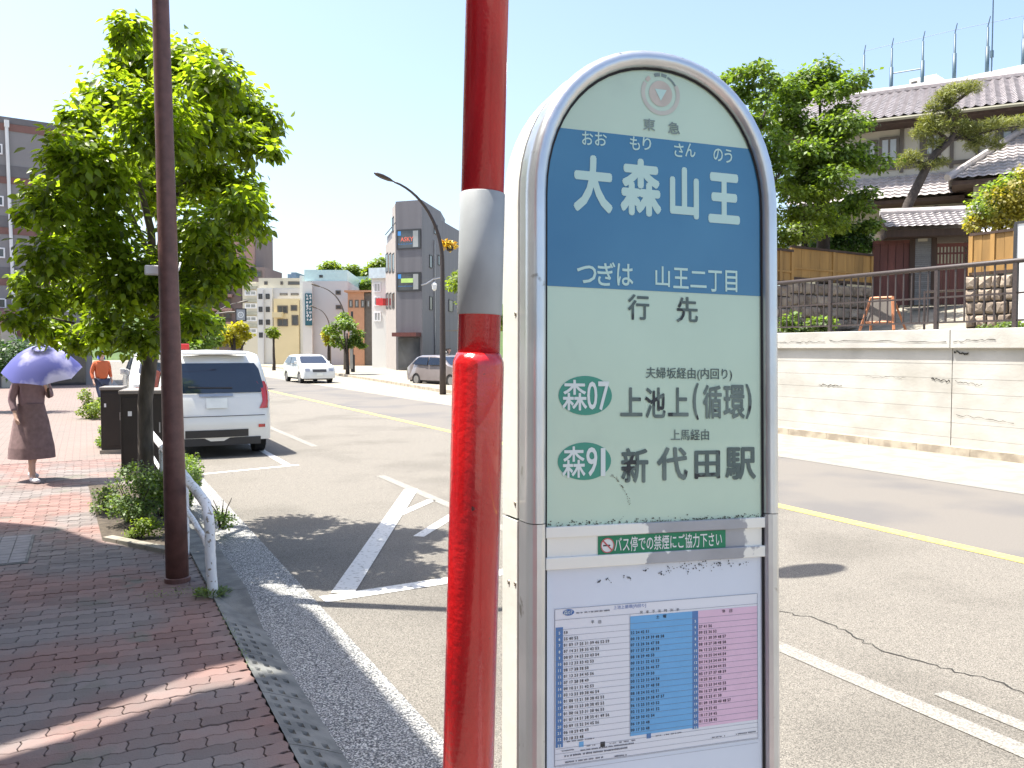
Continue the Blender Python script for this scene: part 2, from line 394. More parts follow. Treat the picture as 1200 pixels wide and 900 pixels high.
# crack
rr = random.Random(3)
pa = G(915,716); pb = G(1215,822); mb = MB(); prev = None; N = 46
for i in range(N+1):
    t = i/N; p = pa.lerp(pb, t); nn = Vector((-(pb-pa).y, (pb-pa).x, 0)).normalized()
    p = p+nn*(rr.uniform(-.03,.03)+.06*math.sin(t*9)); wd = rr.uniform(.003,.008)
    cur = (p-nn*wd, p+nn*wd)
    if prev: mb.quad((prev[0].x,prev[0].y,.003),(cur[0].x,cur[0].y,.003),(cur[1].x,cur[1].y,.003),(prev[1].x,prev[1].y,.003))
    prev = cur
mb.build('road_crack', M['crack'], road)

# gutter of exposed aggregate, kerb stones and ramp blocks
mb = MB(); y = -6.0
gutter = struct('gutter', MB().add([(.70,-8,-.02),(1.42,-8,-.02),(1.42,120,-.02),(.70,120,-.02)], [(0,1,2,3)]), M['joint'])
slabs = [(-6+i*.6) for i in range(70)]
def gutter_slab(y, L): return MB().add([(.95,y,.028),(1.395,y,.012),(1.395,y+L,.012),(.95,y+L,.028),(.95,y,-.05),(1.395,y,-.05),(1.395,y+L,-.05),(.95,y+L,-.05)],
                           [(0,1,2,3),(0,4,5,1),(1,5,6,2),(2,6,7,3),(3,7,4,0)])
gm = gutter_slab(0, 2.395).mesh('gutter_slab', M['gutter'])
for i in range(24): link('gutter_slab', gm, gutter, (0, -1+i*2.4, 0))
gutter_slab(56.6, 60).build('gutter_run', M['gutter'], gutter)
kerb = struct('kerb', MB().box(.74,.93,-6,110,-.04,.012), M['joint'])
kb = MB().box(.722,.948,.003,.597,-.02,.135).mesh('kerb_stone', M['kerb'])
MB().add([(.722,5.3,-.05),(.948,5.3,-.05),(.948,5.3,.03),(.722,5.3,.122),(.722,5.897,-.05),(.948,5.897,-.05),(.948,5.897,.135),(.722,5.897,.135)],
    [(0,1,2,3),(4,7,6,5),(0,4,5,1),(1,5,6,2),(2,6,7,3),(3,7,4,0)]).build('kerb_transition', M['kerb'], kerb)
for i in range(1, 60):
    link('kerb_stone', kb, kerb, (0, 5.3+i*.6, 0))
MB().box(.722,.948,41.4,110,-.02,.135).build('kerb_run', M['kerb'], kerb)
def ramp_block():
    xs = [0,.028,.058,.088,.118,.148,.178,.208,.226]; holes_x = {1,3,5}
    ys = [0]; hy = []
    for k in range(6): ys += [.02+k*.098, .02+k*.098+.052]; hy.append(2*k+1)
    ys.append(.595)
    def z(x): return .125-.092*(x/.226)**1.1
    mb = MB()
    for i in range(len(xs)-1):
        for j in range(len(ys)-1):
            x0,x1,y0,y1 = xs[i],xs[i+1],ys[j],ys[j+1]
            hole = (i in holes_x) and (j in hy) and not (i == 5 and (j//2) % 2)
            if not hole:
                mb.quad((x0,y0,z(x0)),(x1,y0,z(x1)),(x1,y1,z(x1)),(x0,y1,z(x0)))
            else:
                d = .014; ix = .006; iy = .010
                a = [(x0,y0,z(x0)),(x1,y0,z(x1)),(x1,y1,z(x1)),(x0,y1,z(x0))]
                b = [(x0+ix,y0+iy,z(x0)-d),(x1-ix,y0+iy,z(x1)-d),(x1-ix,y1-iy,z(x1)-d),(x0+ix,y1-iy,z(x0)-d)]
                mb.quad(*b)
                for q in range(4): mb.quad(a[q], a[(q+1)%4], b[(q+1)%4], b[q])
    mb.box(0,.226,0,.0005,-.02,.03)
    mb.quad((0,0,-.05),(.226,0,-.05),(.226,0,z(.226)),(0,0,z(0))); mb.quad((0,.595,-.05),(.226,.595,-.05),(.226,.595,z(.226)),(0,.595,z(0)))
    return mb.mesh('ramp_block', M['kerb'])
rb = ramp_block()
for i in range(12): link('ramp_block', rb, kerb, (.722, 4.7-i*.6, 0))

# pavement: pavers
side = struct('pavement', MB().quad((-14,-8,.104),(.72,-8,.104),(.72,120,.104),(-14,120,.104)), M['joint'])
PL, PW = .198, .099
def paver_outline(L, W, g=.0022, A=.009, B=.007):
    pts = []; n = 6
    hx, hy = L/2-g, W/2-g
    wx = lambda x: A*math.sin(2*math.pi*x/(PL/2))
    wy = lambda y: B*math.cos(math.pi*y/(W/2))
    for i in range(n): x = -hx+2*hx*i/n; pts.append((x, -hy+wx(x)))
    for i in range(4): y = -hy+2*hy*i/4; pts.append((hx+B*math.sin(2*math.pi*y/W), y))
    for i in range(n): x = hx-2*hx*i/n; pts.append((x, hy+wx(x)))
    for i in range(4): y = hy-2*hy*i/4; pts.append((-hx+B*math.sin(2*math.pi*y/W), y))
    return pts
def paver_geo(mb, cx, cy, L, W, dz, rnd, top=.12):
    o = paver_outline(L, W); n = len(o); tl = rnd.uniform(-.006,.006); tm = rnd.uniform(-.006,.006)
    bz = lambda x, y: top+dz+tl*x*.6+tm*y*1.2
    vs = [(cx+x, cy+y, .1) for x, y in o]+[(cx+x, cy+y, bz(x,y)-.0025) for x, y in o]+[(cx+x*.975, cy+y*.95, bz(x,y)) for x, y in o]
    fs = [(i, (i+1)%n, n+(i+1)%n, n+i) for i in range(n)]+[(n+i, n+(i+1)%n, 2*n+(i+1)%n, 2*n+i) for i in range(n)]+[tuple(range(2*n,3*n))]
    mb.add(vs, fs)
pr = random.Random(11); variants = []
for k in range(6):
    mb = MB(); paver_geo(mb, 0, 0, PL, PW, 0, pr); variants.append(mb.mesh('paver', M['paver']))
halfv = MB(); paver_geo(halfv, 0, 0, PL/2, PW, 0, pr); halfm = halfv.mesh('paver', M['paver'])
cand = []
rows = int((14-2.2)/PW)
for r in range(rows):
    y = 2.2+r*PW
    off = (r % 2)*PL/2; x = .72
    if off: cand.append((x-PL/4, y, True)); x -= PL/2
    while x > -3.4-(y-8)*.3*(y>8):
        cand.append((x-PL/2, y, False)); x -= PL
def vis(x, y):
    p = Vector((x, y, .12-CAMZ)); d = p.dot(F)
    if d <= 0: return False, 1e9
    u = p.dot(RT)/d*FPX+600; v = 450-p.dot(UP)/d*FPX
    return (-30 < u < 640 and v < 930), d
near = []; rest = []
for c in cand:
    v, d = vis(c[0], c[1])
    if v: near.append((d, c))
near.sort(key=lambda t: t[0])
for d, (x, y, h) in near[:300]:
    o = link('paver', halfm if h else pr.choice(variants), side, (x, y, pr.uniform(-.0025,.0025)))
mb = MB()
for d, (x, y, h) in near[300:]: paver_geo(mb, x, y, PL/2 if h else PL, PW, pr.uniform(-.002,.002), pr)
o = mb.build('paver_field', M['paver'], side, fix=False); o['kind'] = 'stuff'
# beyond the pavers that can be told apart the pattern is carried by the material
bm_ = mat('paver_far', (.215,.155,.135), rough=.9, col2=(.18,.15,.13), scale=1.2, bump=.2, bscale=60)
nn_ = bm_.node_tree.nodes; br_ = nn_.new('ShaderNodeTexBrick'); ge_ = nn_.new('ShaderNodeNewGeometry')
br_.inputs['Scale'].default_value = 1; br_.inputs['Brick Width'].default_value = PL; br_.inputs['Row Height'].default_value = PW; br_.inputs['Mortar Size'].default_value = .004
br_.inputs['Color1'].default_value = (1.1,1.0,1.0,1); br_.inputs['Color2'].default_value = (.85,.9,.9,1); br_.inputs['Mortar'].default_value = (.4,.4,.4,1)
bm_.node_tree.links.new(ge_.outputs['Position'], br_.inputs['Vector'])
mx_ = nn_.new('ShaderNodeMix'); mx_.data_type = 'RGBA'; mx_.blend_type = 'MULTIPLY'; mx_.inputs[0].default_value = 1
lk_ = nn_['Principled BSDF'].inputs['Base Color'].links[0].from_socket
bm_.node_tree.links.new(lk_, mx_.inputs[6]); bm_.node_tree.links.new(br_.outputs[0], mx_.inputs[7]); bm_.node_tree.links.new(mx_.outputs[2], nn_['Principled BSDF'].inputs['Base Color'])
MB().add([(-14,13.95,.12),(.72,13.95,.12),(.72,120,.12),(-14,120,.12)], [(0,1,2,3)]).build('paved_far', bm_, side)
MB().add([(-14,-8,.12),(-2.95,-8,.12),(-2.95,9.4,.12),(-2.95,13.95,.12),(-14,13.95,.12)], [(0,1,2,3,4)]).build('paved_side', bm_, side)
MB().add([(-2.95,-8,.119),(.72,-8,.119),(.72,2.15,.119),(-2.95,2.15,.119)], [(0,1,2,3)]).build('paved_behind', bm_, side)
# utility cover in the pavement
uc = thing('utility_cover', 'square grey utility cover let into the red paving at the left edge', 'cover', (-.78, 7.95, .12))
MB().box(-.36,.36,-.55,.55,-.01,.008).build('cover_frame', M['kerb'], uc, bevel=.003)
pm = mat('cover_tile', (.21,.20,.20), rough=.8, var=.15, scale=9)
tmesh = MB().box(0,.108,0,.098,.004,.014).mesh('cover_tile', pm)
for i in range(6):
    for j in range(10): link('cover_tile', tmesh, uc, (-.34+i*.1145, -.53+j*.107, 0))
# moss and soil along the joints round the poles
gr = np.random.default_rng(5)
def tuft(name, label, centre, rad, n, size, m, group=None, h=.06):
    P = np.zeros((n,3)); a = gr.random(n)*6.28; r = np.sqrt(gr.random(n))
    P[:,0] = r*np.cos(a)*rad[0]; P[:,1] = r*np.sin(a)*rad[1]; P[:,2] = gr.random(n)*h*.3
    d = np.stack([np.cos(a)*.5, np.sin(a)*.5, np.ones(n)], 1)
    nor = gr.normal(size=(n,3)); 
    o = link(name, leaf_mesh(name, P, d, size, gr, m, droop=-.9, width=.35), None, centre)
    return tag(o, label, 'grass', group, 'stuff')
tuft('grass_tuft', 'small green weeds at the foot of the white guard rail', (.72,5.88,.13), (.10,.10), 260, .05, M['leaf_shrub'])
tuft('grass_tuft', 'thin weeds and moss round the base of the brown pole', (.50,6.05,.12), (.22,.10), 120, .022, M['leaf_shrub'])
tuft('grass_tuft', 'weeds in the kerb joint below the guard rail', (.72,5.0,.12), (.012,.6), 80, .02, M['leaf_shrub'])

# ------------------------------------------------------------------ pavement on the right, retaining wall and terrace
rp = struct('right_pavement', MB().add([(12.9,22.2,.11),(60,22.2,.11),(60,130,.11),(15.5,130,.11),(15.5,62,.11),(14,44,.11),(12.9,31,.11)], [(0,1,2,3,4,5,6)]), M['concrete_pale'])
rk = struct('right_kerb', MB().box(12.84,13.02,-12,-11.9,-.02,.11), M['wallbase'])
kb2 = MB().box(0,.18,.004,.996,-.02,.13).mesh('kerb_stone', M['wallbase'])
for i in range(38): link('kerb_stone', kb2, rk, (12.80, -6+i*1.0, 0))
kb3 = MB().box(0,.18,.004,1.996,-.02,.12)
mb = MB()
pp = [Vector((12.8,32,0)), Vector((14,44,0)), Vector((15.5,62,0)), Vector((15.5,120,0))]
for a, b in zip(pp[:-1], pp[1:]):
    n = (b-a).normalized(); n = Vector((n.y,-n.x,0))*.18
    mb.add([a,b,b+n,a+n]+[Vector((v.x,v.y,.13)) for v in (a,b,b+n,a+n)], [(0,1,5,4),(1,2,6,5),(2,3,7,6),(3,0,4,7),(4,5,6,7)])
mb.build('kerb_run', M['wallbase'], rk)
struct('verge', MB().add([(12.98,-8,.10),(13.30,-8,.12),(13.30,22.2,.12),(12.98,22.2,.10)], [(0,1,2,3)]), M['wallbase'])
rw = thing('retaining_wall', 'long pale board marked concrete retaining wall with overhanging coping across the road', 'wall', (13.12,0,0))
XW = 13.12
joints = [-6, onX(1330,XW), onX(1116,XW), onX(1116,XW)+4.4, 17.6, 22.2]
rr = random.Random(8)
for a, b in zip(joints[:-1], joints[1:]):
    mb = MB(); nb = 7; zc = [0]+[1.75*(i/nb) for i in range(1, nb)]+[1.76]
    for i in range(nb):
        xo = rr.uniform(-.003,.002)
        mb.box(xo, .4, a+.008, b-.008, zc[i]+(.004 if i else -.1), zc[i+1])
        mb.box(.02,.39,a+.01,b-.01,zc[i]-.003,zc[i]+.006)
    mb.build('wall_panel', M['retwall'], rw)
    MB().box(-.075,.42,a+.006,b-.006,1.76,2.085).build('coping', M['retwall'], rw, bevel=.012)
MB().box(.1,.38,-6,22.2,-.1,2.0).build('wall_core', M['crack'], rw)
def wallcrack(px0, py0, px1, py1, seed, th=.007):
    rr = random.Random(seed); mb = MB(); prev = None; n = 16
    for i in range(n+1):
        t = i/n; px = px0+(px1-px0)*t; py = py0+(py1-py0)*t
        y = onX(px, XW); d = XW*HD.x+y*HD.y; z = CAMZ+(409.3-py)/FPX*d+rr.uniform(-.02,.02); h = th*rr.uniform(.3,1)
        xx = -.084 if z > 1.76 else -.011
        cur = ((xx,y,z-h),(xx,y,z+h))
        if prev: mb.quad(prev[0],cur[0],cur[1],prev[1])
        prev = cur
    mb.build('wall_crack', M['crack'], rw)
wallcrack(912,402,970,400.5,1); wallcrack(975,400,1112,401,2); wallcrack(1120,400.5,1170,398.5,3)
wallcrack(960,451,987,453,4,.012); wallcrack(1092,444,1114,447,5,.014); wallcrack(1120,447,1152,452,6,.006); wallcrack(1015,441,1062,443,7,.004)
wallcrack(1118,412,1135,415,8,.02); wallcrack(1122,486,1190,496,9,.005)

# railing along the top of the wall
rl = thing('terrace_railing', 'long brown metal railing with thin bars on top of the pale wall', 'railing', (13.3,0,2.085))
ys = [-1.5, 1.2, 3.9, 6.6, onX(1188,13.3), onX(1096,13.3), onX(972,13.3), 14.6, 17.0, 19.4, 21.8]
MB().tube([(0,-1.6,1.07),(0,21.9,1.07)], .042, 10).build('handrail', M['rail_brown'], rl, smooth=True)
MB().box(-.012,.012,-1.5,21.8,.545,.575).build('middle_rail', M['rail_brown'], rl)
MB().box(-.012,.012,-1.5,21.8,.11,.14).build('lower_rail', M['rail_brown'], rl)
pm_ = MB().box(-.028,.028,-.034,.034,-.02,1.04).mesh('post', M['rail_brown'])
for y in ys: link('post', pm_, rl, (0,y,0))
bmz = MB().box(-.010,.010,-.011,.011,.12,1.04).mesh('baluster', M['rail_brown'])
for a, b in zip(ys[:-1], ys[1:]):
    n = max(1, round((b-a)/.168))
    for i in range(1, n): link('baluster', bmz, rl, (0, a+(b-a)*i/n, 0))

# terrace ground rising to the gate
gA = at(905,392,17.5)
gmb = MB()
prof = [(13.4,2.06),(18.0,2.15),(19.6,2.5),(21.6,2.95),(24,3.1),(80,3.4)]
for (x0,z0),(x1,z1) in zip(prof[:-1], prof[1:]): gmb.quad((x0,-8,z0),(x1,-8,z1),(x1,60 if x0 > 23 else 22.2,z1),(x0,60 if x0 > 23 else 22.2,z0))
struct('terrace_ground', gmb, M['concrete_pale'])
struct('terrace_bank', MB().box(13.5,80,22.2,22.5,-.1,2.9), M['plaster_dark'])
# ------------------------------------------------------------------ bus stop sign
TH = R(18.4); DL = 1.40
C0 = HD*(1.0485*DL) + RT*((.038+.3*1.097)/2*DL); C0 = Vector((C0.x, C0.y, 0))
ux = RT*math.cos(TH)+HD*math.sin(TH)
PHI = math.atan2(ux.y, ux.x); ROLL = R(-1.3); LEAN = R(-3.5)
MS = Matrix.Translation(C0+Vector((0,0,CAMZ))) @ Matrix.Rotation(PHI, 4, 'Z') @ Matrix.Rotation(LEAN, 4, 'X') @ Matrix.Rotation(-ROLL, 4, 'Y') @ Matrix.Translation((0,0,-CAMZ))
MSI = MS.inverted()
def S(px, py, y=0.0):
    o = MSI @ Vector((0,0,CAMZ)); d = (MSI.to_3x3() @ ray(px, py)); t = (y-o.y)/d.y
    p = o+d*t; return p.x, p.z
sign = thing('bus_stop_sign', 'tall aluminium bus stop sign with rounded top, blue name band and timetable', 'bus stop sign')
sign.matrix_world = MS
HW = (S(893,400)[0]-S(638,400)[0])/2; XC = (S(893,400)[0]+S(638,400)[0])/2
ZTOP = S(765,80)[1]; ZR = .236; ZC = ZTOP-ZR
def arch(off, zb, n=28):
    hw = HW+off; r = ZR+off; pts = [(XC-hw, zb)]
    for i in range(n+1):
        a = math.pi*(1-i/n); ca, sa = math.cos(a), math.sin(a); e = .94
        pts.append((XC+hw*math.copysign(abs(ca)**e, ca), ZC+r*abs(sa)**e))
    pts.append((XC+hw, zb)); return pts
def arch_sweep(prof, zb, n=28):
    mb = MB(); np_ = len(prof); vs = []
    for o, y in prof:
        for (x, z) in arch(o, zb, n): vs.append((x, y, z))
    L = n+3
    fs = [(i*L+k, i*L+k+1, (i+1)*L+k+1, (i+1)*L+k) for i in range(np_-1) for k in range(L-1)]
    mb.add(vs, fs); return mb
ZS = 1.462
BEZ = [(0,.008),(0,-.006),(.003,-.012),(.010,-.0155),(.018,-.0155),(.024,-.012),(.028,-.005),(.0295,.004),(.0295,.040),(.026,.0405)]
arch_sweep(BEZ, ZS).build('upper_frame', M['alu'], sign, smooth=True, fix=False)
arch_sweep([(.024,.036),(.024,.052)], .2).build('frame_gap', M['black'], sign, fix=False)
h = arch_sweep([(.026,.0485),(.0298,.0485),(.0308,.051),(.0305,.128),(.024,.134),(-.03,.134)], ZS+.0015)
h.build('upper_housing', M['alu_side'], sign, fix=False)
bk = arch(-.02, .2); n = len(bk)
MB().add([(x,.133,z) for x, z in bk], [tuple(range(n))]).build('back_panel', M['alu_side'], sign)
for sx in (-1, 1):
    P = [(XC+sx*(HW+o), y) for o, y in BEZ]
    mb = MB(); k = len(P); vs = [(x,y,.2) for x,y in P]+[(x,y,ZS-.0015) for x,y in P]
    mb.add(vs, [(i,i+1,k+i+1,k+i) for i in range(k-1)]+[tuple(range(k,2*k))]).build('lower_frame', M['alu'], sign, smooth=False)
    mb = MB(); a, b = sorted((XC+sx*(HW+.0305), XC+sx*(HW-.01)))
    mb.box(a,b,.0485,.128,.2,ZS-.0025).build('lower_housing', M['alu_side'], sign, bevel=.001)
arch_sweep([(-.0042,-.0022),(.0006,-.0022)], .2).build('dark_gap_line', M['black'], sign, fix=False)  # flat black ring painted for the dark gap between frame and panel
# dark scuffs along the crest of the frame
rr = random.Random(14); mb = MB(); AR = arch(.0245, ZS, 120); ARo = arch(.0288, ZS, 120)
for i in range(64):
    k = int(rr.triangular(18, 104, 60+rr.choice((-18,16,24)))); a = AR[k]; b = ARo[k]; L_ = rr.uniform(.0008,.004)
    t = Vector((AR[k+1][0]-a[0], 0, AR[k+1][1]-a[1])).normalized()*L_; u = rr.uniform(0,.7); v = u+rr.uniform(.1,.3)
    q = lambda f: Vector((a[0]+(b[0]-a[0])*f, -.0122+.0082*f-.0005, a[1]+(b[1]-a[1])*f))
    mb.quad(q(u), q(u)+t, q(v)+t*.6, q(v))
o = mb.build('scuffs', M['screw'], sign, fix=False); o['kind'] = 'stuff'
# upper printed panel
ar = arch(.0015, S(765,612)[1])
zB0 = S(640,148)[1]; zB1 = S(765,341)[1]
def clip_poly(poly, z, keep_above):
    out = []
    for i in range(len(poly)):
        a, b = poly[i], poly[(i+1) % len(poly)]
        ina = (a[1] >= z) == keep_above or a[1] == z; inb = (b[1] >= z) == keep_above or b[1] == z
        if ina: out.append(a)
        if ina != inb:
            t = (z-a[1])/(b[1]-a[1]); out.append((a[0]+(b[0]-a[0])*t, z))
    return out
pan = MB().add([(x,0,z) for x,z in ar]+[(x,.004,z) for x,z in ar], [tuple(range(len(ar)))]+[(i,(i+1)%len(ar),len(ar)+(i+1)%len(ar),len(ar)+i) for i in range(len(ar))]).build('sign_panel', M['sheet_green'], sign)
band = clip_poly(clip_poly(ar, zB0, False), zB1, True)
MB().add([(x,-.0006,z) for x,z in band], [tuple(range(len(band)))]).build('blue_band', M['sheet_blue'], pan, fix=False)
Y1 = -.0013
def words(name, items, m, parent, y=Y1, bold=.02):
    out = None
    for s, x0, y0, x1, y1 in items:          # pixel box on the sign face (left, top, right, bottom)
        xm = (x0+x1)/2; ym = (y0+y1)/2
        a = S(x0, ym, y)[0]; b = S(x1, ym, y)[0]; t = S(xm, y0, y)[1]; u = S(xm, y1, y)[1]
        mb = MB(); text_fit(mb, s, a, u, b, t, y, bold)
        out = mb.build(name, m, parent, fix=False)
    return out
words('lettering', [('大',672,182,718,249),('森',727,186,775,253),('山',785,196,819,256),('王',830,203,867,262)], M['ink_pale'], pan, bold=.05)
words('lettering', [('お',682,154,695,170),('お',697,155,711,171),('も',738,160,750,176),('り',753,161,763,176),('さ',790,168,801,184),('ん',803,168,815,184),('の',836,174,847,189),('う',849,175,858,191),
                    ('つ',676,311,699,332),('ぎ',700,307,721,335),('は',723,309,742,335),('山',768,312,785,336),('王',789,314,807,338),('二',809,318,828,337),('丁',830,317,846,342),('目',850,317,864,342)], M['ink_pale'], pan, bold=.016)
words('lettering', [('行',736,345,761,375),('先',793,348,818,378)], M['ink_grey'], pan, bold=.02)
words('lettering', [('上',727,454,753,488),('池',756,454,780,490),('上',783,454,807,488),('(',812,449,819,492),('循',824,451,846,491),('環',848,451,873,491),(')',874,450,881,491)], M['ink_grey'], pan, bold=.026)
words('lettering', [('新',728,525,760,566),('代',770,524,806,563),('田',814,528,844,561),('駅',850,524,886,562)], M['ink_grey'], pan, bold=.032)
words('lettering', [('夫婦坂経由(内回り)',757,431,858,446),('上馬経由',786,503,831,516)], M['ink_grey'], pan, bold=.012)
words('lettering', [('東',754,139,768,153),('急',783,143,797,157)], M['ink_faint'], pan, bold=.02)
def oval(px, py, rx, ry, txt, tb):
    x, z = S(px, py); a = S(px+rx, py)[0]-x; b = S(px, py-ry)[1]-z
    n = 40; o = MB().add([(x+a*math.cos(6.2832*i/n), -.0006, z+b*math.sin(6.2832*i/n)) for i in range(n)], [tuple(range(n))]).build('route_oval', M['oval_green'], pan, fix=False)
    words('route_number', txt, M['ink_white'], pan, bold=tb)
oval(686,463.5,31,23, [('森',659,445,688,481),('0',688,447,700,480),('7',701,447,714,481)], .016)
oval(685,540.5,31,22, [('森',659,523,686,560),('9',687,524,700,558),('1',704,525,709.5,558)], .016)
# faded round emblem
ex, ez = S(774,110)
def ring(mb, r0, r1, a0=0, a1=6.2832, n=40, y=-.0007):
    vs = []; 
    for i in range(n+1):
        a = a0+(a1-a0)*i/n
        vs += [(ex+r0*math.cos(a), y, ez+r0*math.sin(a)), (ex+r1*math.cos(a), y, ez+r1*math.sin(a))]
    mb.add(vs, [(2*i, 2*i+1, 2*i+3, 2*i+2) for i in range(n)])
mb = MB(); ring(mb, 0.001, .0225); mb.build('emblem', M['ink_pink'], pan, fix=False)
mb = MB(); ring(mb, .030, .0375, R(150), R(390)); mb.build('emblem', M['ink_pink2'], pan, fix=False)
mb = MB(); ring(mb, .031, .0345, R(30), R(66)); ring(mb, .030, .036, R(70), R(88)); ring(mb, .030, .036, R(92), R(112)); mb.build('emblem', M['ink_faint'], pan, fix=False)
mb = MB(); ring(mb, .030, .037, R(128), R(144)); mb.build('emblem', M['ink_pink'], pan, fix=False)
MB().add([(ex-.0115,-.0012,ez+.0075),(ex+.0115,-.0012,ez+.0075),(ex,-.0012,ez-.0125)], [(0,1,2)]).build('emblem', M['ink_pale'], pan, fix=False)
# grime along the lower edge, and a brown arc-shaped stain
rr = random.Random(4); mb = MB(); zb = S(765,612)[1]
for i in range(260):
    x = XC+rr.uniform(-HW, HW); z = zb+abs(rr.gauss(0,.004)); r = rr.uniform(.0004,.0016)
    mb.add([(x+r*math.cos(a)*rr.uniform(.7,1.6), -.0009, z+r*math.sin(a)*.8) for a in (0,1.05,2.1,3.14,4.2,5.2)], [(0,1,2,3,4,5)])
o = mb.build('grime', M['dirt'], pan, fix=False); o['kind'] = 'stuff'
mb = MB()
for i in range(90):
    t = rr.random(); px = 716+22*t; py = 557+33*t**1.7; x, z = S(px+rr.gauss(0,.8), py+rr.gauss(0,.8)); r = rr.uniform(.0003,.0009)
    mb.add([(x+r*math.cos(a), -.0009, z+r*math.sin(a)*.8) for a in (0,1.05,2.1,3.14,4.2,5.2)], [(0,1,2,3,4,5)])
o = mb.build('stain', mat('stain_brown', (.16,.13,.09), rough=.9), pan, fix=False); o['kind'] = 'stuff'
# cross bars
def bar(name, py0, py1, y0, y1, m):
    z1 = S(765,py0)[1]; z0 = S(765,py1)[1]
    return MB().box(XC-HW+.0005, XC+HW-.0005, y0, y1, z0, z1).build(name, m, sign, bevel=.001)
bar('crossbar', 611.5, 624, -.008, .01, M['bar']); bar('middle_plate', 623.5, 646.5, -.002, .012, M['bar']); bar('crossbar', 646, 659.5, -.008, .01, M['bar'])
# no smoking sticker
x0 = S(700,640)[0]; x1 = S(849,630)[0]; z0 = S(775,646)[1]; z1 = S(775,624.5)[1]
st = MB().box(x0, x1, -.0035, -.0022, z0, z1).build('sticker', M['sticker_green'], sign); st['label'] = 'green no smoking sticker'
words('sticker_lettering', [('バス停での禁煙にご協力下さい',720,626.5,846,643.5)], M['plate'], st, y=-.0042, bold=.012)
cx = x0+.0165; cz = (z0+z1)/2; rad = .0125
mb = MB(); mb.add([(cx+rad*math.cos(6.2832*i/24), -.0041, cz+rad*math.sin(6.2832*i/24)) for i in range(24)], [tuple(range(24))]); mb.build('no_smoking_disc', M['plate'], st, fix=False)
mb = MB(); ex, ez = cx, cz; ring(mb, rad*.86, rad, n=24, y=-.0046)
mb.add([(cx-.009,-.0047,cz+.0072),(cx-.0072,-.0047,cz+.009),(cx+.009,-.0047,cz-.0072),(cx+.0072,-.0047,cz-.009)], [(0,1,2,3)]); mb.build('no_smoking_ring', mat('pale_red', (.55,.12,.12), rough=.5), st, fix=False)
mb = MB(); mb.add([(cx-.008,-.0044,cz-.0012),(cx+.005,-.0044,cz-.0012),(cx+.005,-.0044,cz+.0012),(cx-.008,-.0044,cz+.0012)], [(0,1,2,3)]); mb.build('cigarette_mark', M['ink_black'], st, fix=False)
# lower board with the timetable
zt = S(765,659.5)[1]
low = MB().box(XC-HW, XC+HW, 0, .004, .2, zt).build('timetable_board', M['paper'], sign)
tx0, tz1 = S(650,714); tx1, _ = S(887,700); tz0 = S(650,899)[1]
sheet = MB().quad((tx0,-.0006,tz0),(tx1,-.0006,tz0),(tx1,-.0006,tz1),(tx0,-.0006,tz1)).build('timetable_sheet', M['paper_white'], low, fix=False)
zr0 = S(657,741.5)[1]; zr1 = S(657,866)[1]; rs = (zr0-zr1)/17.0       # row centres for hours 5..22
zrow = lambda h: zr0-(h-5)*rs
def rect(name, xa, xb, za, zb, m, y=-.0010): return MB().quad((xa,y,za),(xb,y,za),(xb,y,zb),(xa,y,zb)).build(name, m, low, fix=False)
X = lambda px, py=790: S(px, py)[0]
xh0, xh1, xs0, xs1, xp0 = X(651,800), X(659.5,800), X(738,790), X(811,790), X(818,780)
rect('weekday_hours', xh0, xh1, zrow(22)-rs*1.3, zrow(4)-rs*.1, M['tt_dark'])
rect('saturday_block', xs0, xs1, zrow(23)+rs*.0, zrow(3.3), M['tt_blue'])
rect('saturday_hours', xs1, xp0, zrow(23)-rs*.2, zrow(3.3), M['tt_dark'])
rect('holiday_block', xp0, tx1, zrow(23)+rs*.0, zrow(3.3), M['tt_pink'])
mb = MB(); Yl = -.0014
def hl(z, xa, xb, t=.00028): mb.quad((xa,Yl,z-t),(xb,Yl,z-t),(xb,Yl,z+t),(xa,Yl,z+t))
def vl(x, za, zb, t=.0003): mb.quad((x-t,Yl,za),(x+t,Yl,za),(x+t,Yl,zb),(x-t,Yl,zb))
for z in (tz1, tz1-rs*1.75, tz0+.002): hl(z, tx0, tx1)
for h in range(4, 24): hl(zrow(h)-rs*.5, xh0, tx1, .00022)
for k in (1.9, 2.9, 3.9, 4.6): hl(zrow(22)-rs*(k+.4), tx0, tx1, .0002)
vl(tx0, tz0, tz1); vl(tx1, tz0, tz1); vl(xs0, zrow(23), zrow(3)); mb.build('timetable_lines', mat('rule_grey', (.2,.22,.27), rough=.5), low, fix=False)
WK = ['59','25 40 52','01 09 17 25 31 39 46 52 59','07 14 21 28 35 42 53','00 07 14 23 33 43 54','03 12 23 33 43 53','08 17 28 38 50','01 12 23 34 45 56','07 17 28 38 49','00 10 21 31 42 53','03 12 23 30 38 46 54','01 08 15 21 30 38 45 53','01 08 15 23 30 38 45 53','01 08 16 23 31 38 46 53','01 07 14 21 28 35 41 49 56','03 09 15 22 34 45 56','06 18 29 40 49','03 18 33 48']
SAT = ['','22 24 42 51','00 10 19 29 39 48 58','07 15 26 36 47 58','07 17 27 37 48 59','08 18 29 40 50','00 10 21 32 43 53','07 15 25 36 46 57','07 18 29 39 50','00 12 23 33 44 54','04 15 26 37 48 58','08 18 24 32 42 51','01 10 20 29 38 47 57','06 15 25 33 43 52','02 12 21 30 41 52','04 20 30 42 54','06 19 33 48','00 17 33 48']
